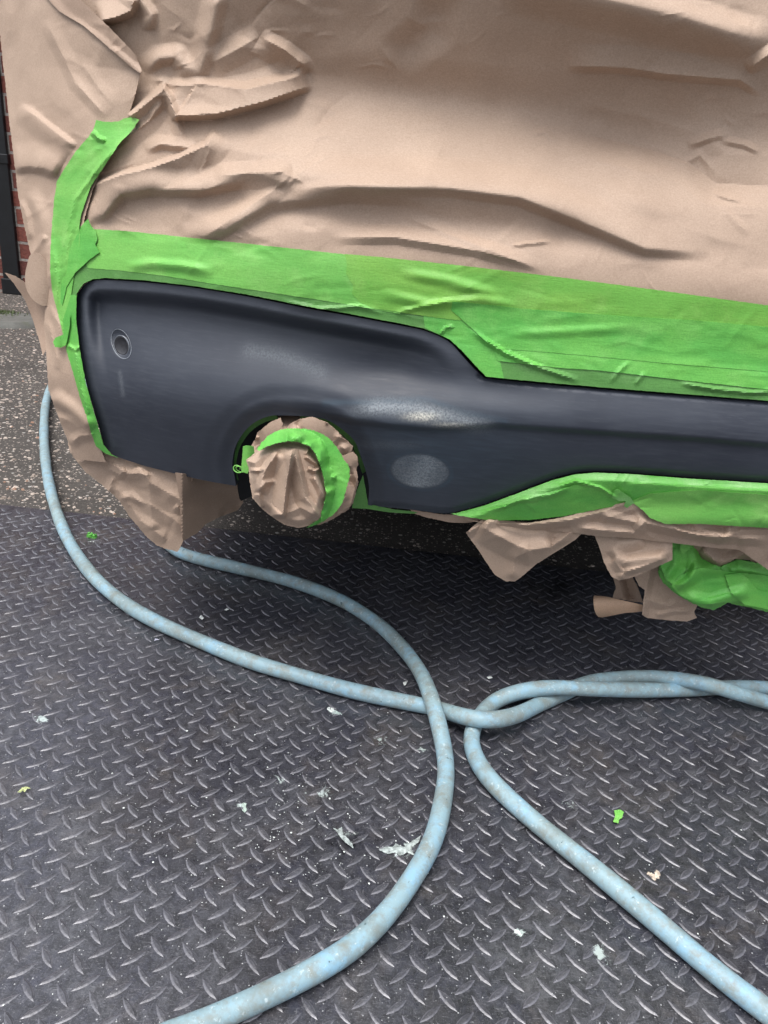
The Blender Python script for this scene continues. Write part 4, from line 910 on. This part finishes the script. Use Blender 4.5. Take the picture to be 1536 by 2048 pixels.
blob('tape_ball', 184, 1074, .0075, TAPE, 'small crumpled ball of green tape on the plate beside the hose', 'tape scrap', None, 1.1, 30)
blob('paper_chip', 184, 1083, .004, WHITE, 'small white chip lying just under the green tape ball', 'chip', None, .15, 6)
blob('paint_blob', 660, 1420, .0055, WHITE, 'white paint lump right of the hose, the larger of the middle pair', 'paint blob', 'white paint lumps on the plate', .35, 14)
blob('paint_blob', 674, 1427, .0045, simple('dried_green_white_paint', (.40, .50, .47), .4), 'greenish white paint lump touching the larger white lump', 'paint blob', 'white paint lumps on the plate', .35, 10)
blob('paint_blob', 1034, 1864, .0035, WHITE, 'white round paint lump between the two hoses near the bottom', 'paint blob', 'white paint lumps on the plate', .4, 8)
blob('paint_blob', 1308, 1750, .0065, CREAM, 'rusty cream crusted lump on the plate right of the lower hose', 'paint blob', None, .35, 16)
blob('paint_blob', 314, 1279, .005, simple('lilac_paint', (.36, .36, .44), .5), 'pale lilac paint lump just below the long hose on the left', 'paint blob', None, .2, 8)
def flat(name, px, h, mat, label, cat, curl=.003):
    W = [gr(x, y, h) for x, y in px]; c = np.mean(W, 0); P = densify(np.array(W)[:, :2], .002); V = []; Fc = []
    n = len(P); V.append((c[0], c[1], h+curl))
    for p in P: V.append((p[0], p[1], h+random.uniform(0, curl)))
    for i in range(n): Fc.append((0, 1+i, 1+(i+1) % n))
    o = mesh_obj(name, V, Fc, mat, None, False); s = o.modifiers.new('t', 'SOLIDIFY'); s.thickness = .0004; tag(o, label, cat); return o
flat('tape_scrap', [(1228, 1622), (1240, 1620), (1247, 1625), (1244, 1636), (1238, 1640), (1236, 1648), (1226, 1644), (1230, 1634)], .0022, TAPEL, 'flat torn bright green tape scrap between the hoses on the right', 'tape scrap', .0008)
flat('leaf_fragment', [(35, 1588), (42, 1580), (52, 1577), (61, 1578), (52, 1584), (42, 1586)], .002, simple('yellow_leaf', (.38, .42, .20), .6), 'small pale yellow green leaf fragment at the far left of the plate', 'leaf')
flat('paper_chip', [(398, 1236), (402, 1231), (408, 1237), (404, 1240)], .002, WHITE, 'white triangular chip inside the hose loop, upper left one', 'chip', .001)
flat('paper_chip', [(448, 1221), (454, 1217), (458, 1219), (453, 1222)], .002, WHITE, 'tiny white chip just above the triangular chip inside the loop', 'chip', .001)
flat('paper_chip', [(806, 1366), (815, 1363), (812, 1370), (808, 1372)], .002, WHITE, 'white chip beside the hose crossing on its left', 'chip', .001)
flat('paper_chip', [(973, 1355), (982, 1353), (985, 1357), (976, 1358)], .002, WHITE, 'white chip right of the hose crossing below the bumper', 'chip', .001)
SMEAR = simple('thin_white_paint', (.30, .34, .33), .5, .5, 220, .6)
flat('paint_smear', [(758, 1701), (772, 1694), (784, 1696), (792, 1688), (800, 1699), (812, 1695), (824, 1684), (834, 1678), (842, 1671), (838, 1684), (826, 1694), (822, 1702), (830, 1712), (814, 1706), (800, 1713), (790, 1706), (776, 1709)], .0011, SMEAR, 'ragged white paint smear just left of the long hose, the widest on the plate', 'paint smear', .0009)
flat('paint_smear', [(666, 1656), (674, 1660), (684, 1655), (680, 1666), (692, 1674), (704, 1688), (707, 1697), (696, 1690), (684, 1680), (676, 1668)], .0011, SMEAR, 'slim slanting white paint smear left of the widest smear', 'paint smear', .0009)
flat('paint_smear', [(482, 1611), (487, 1606), (493, 1608), (491, 1614), (494, 1621), (489, 1626), (484, 1622), (487, 1617)], .0011, simple('green_grey_paint', (.30, .37, .33), .5), 'greenish white paint patch in the middle of the plate left of both smears', 'paint smear', .0009)
# scattered flakes of old paint: uncountable
V = []; Fc = []
for k in range(1000):
    x, y = (random.uniform(-.9, .9), random.uniform(.12, 1.15)) if random.random() < .6 else tuple(gr(random.gauss(650, 180), random.gauss(1620, 110))[:2])
    r = abs(random.gauss(0, .0003))+.00025; n0 = len(V); a0 = random.uniform(0, 6)
    for i in range(5):
        a = a0+i*1.257; f = random.uniform(.6, 1.5); V.append((x+r*f*math.cos(a), y+r*f*math.sin(a), .0004))
    V.append((x, y, .0008)); Fc += [(n0+i, n0+(i+1) % 5, n0+5) for i in range(5)]
tag(mesh_obj('paint_flakes', V, Fc, WHITE, None, False), 'tiny white paint flakes and grit specks scattered on the tread plate', 'flakes', None, 'stuff')
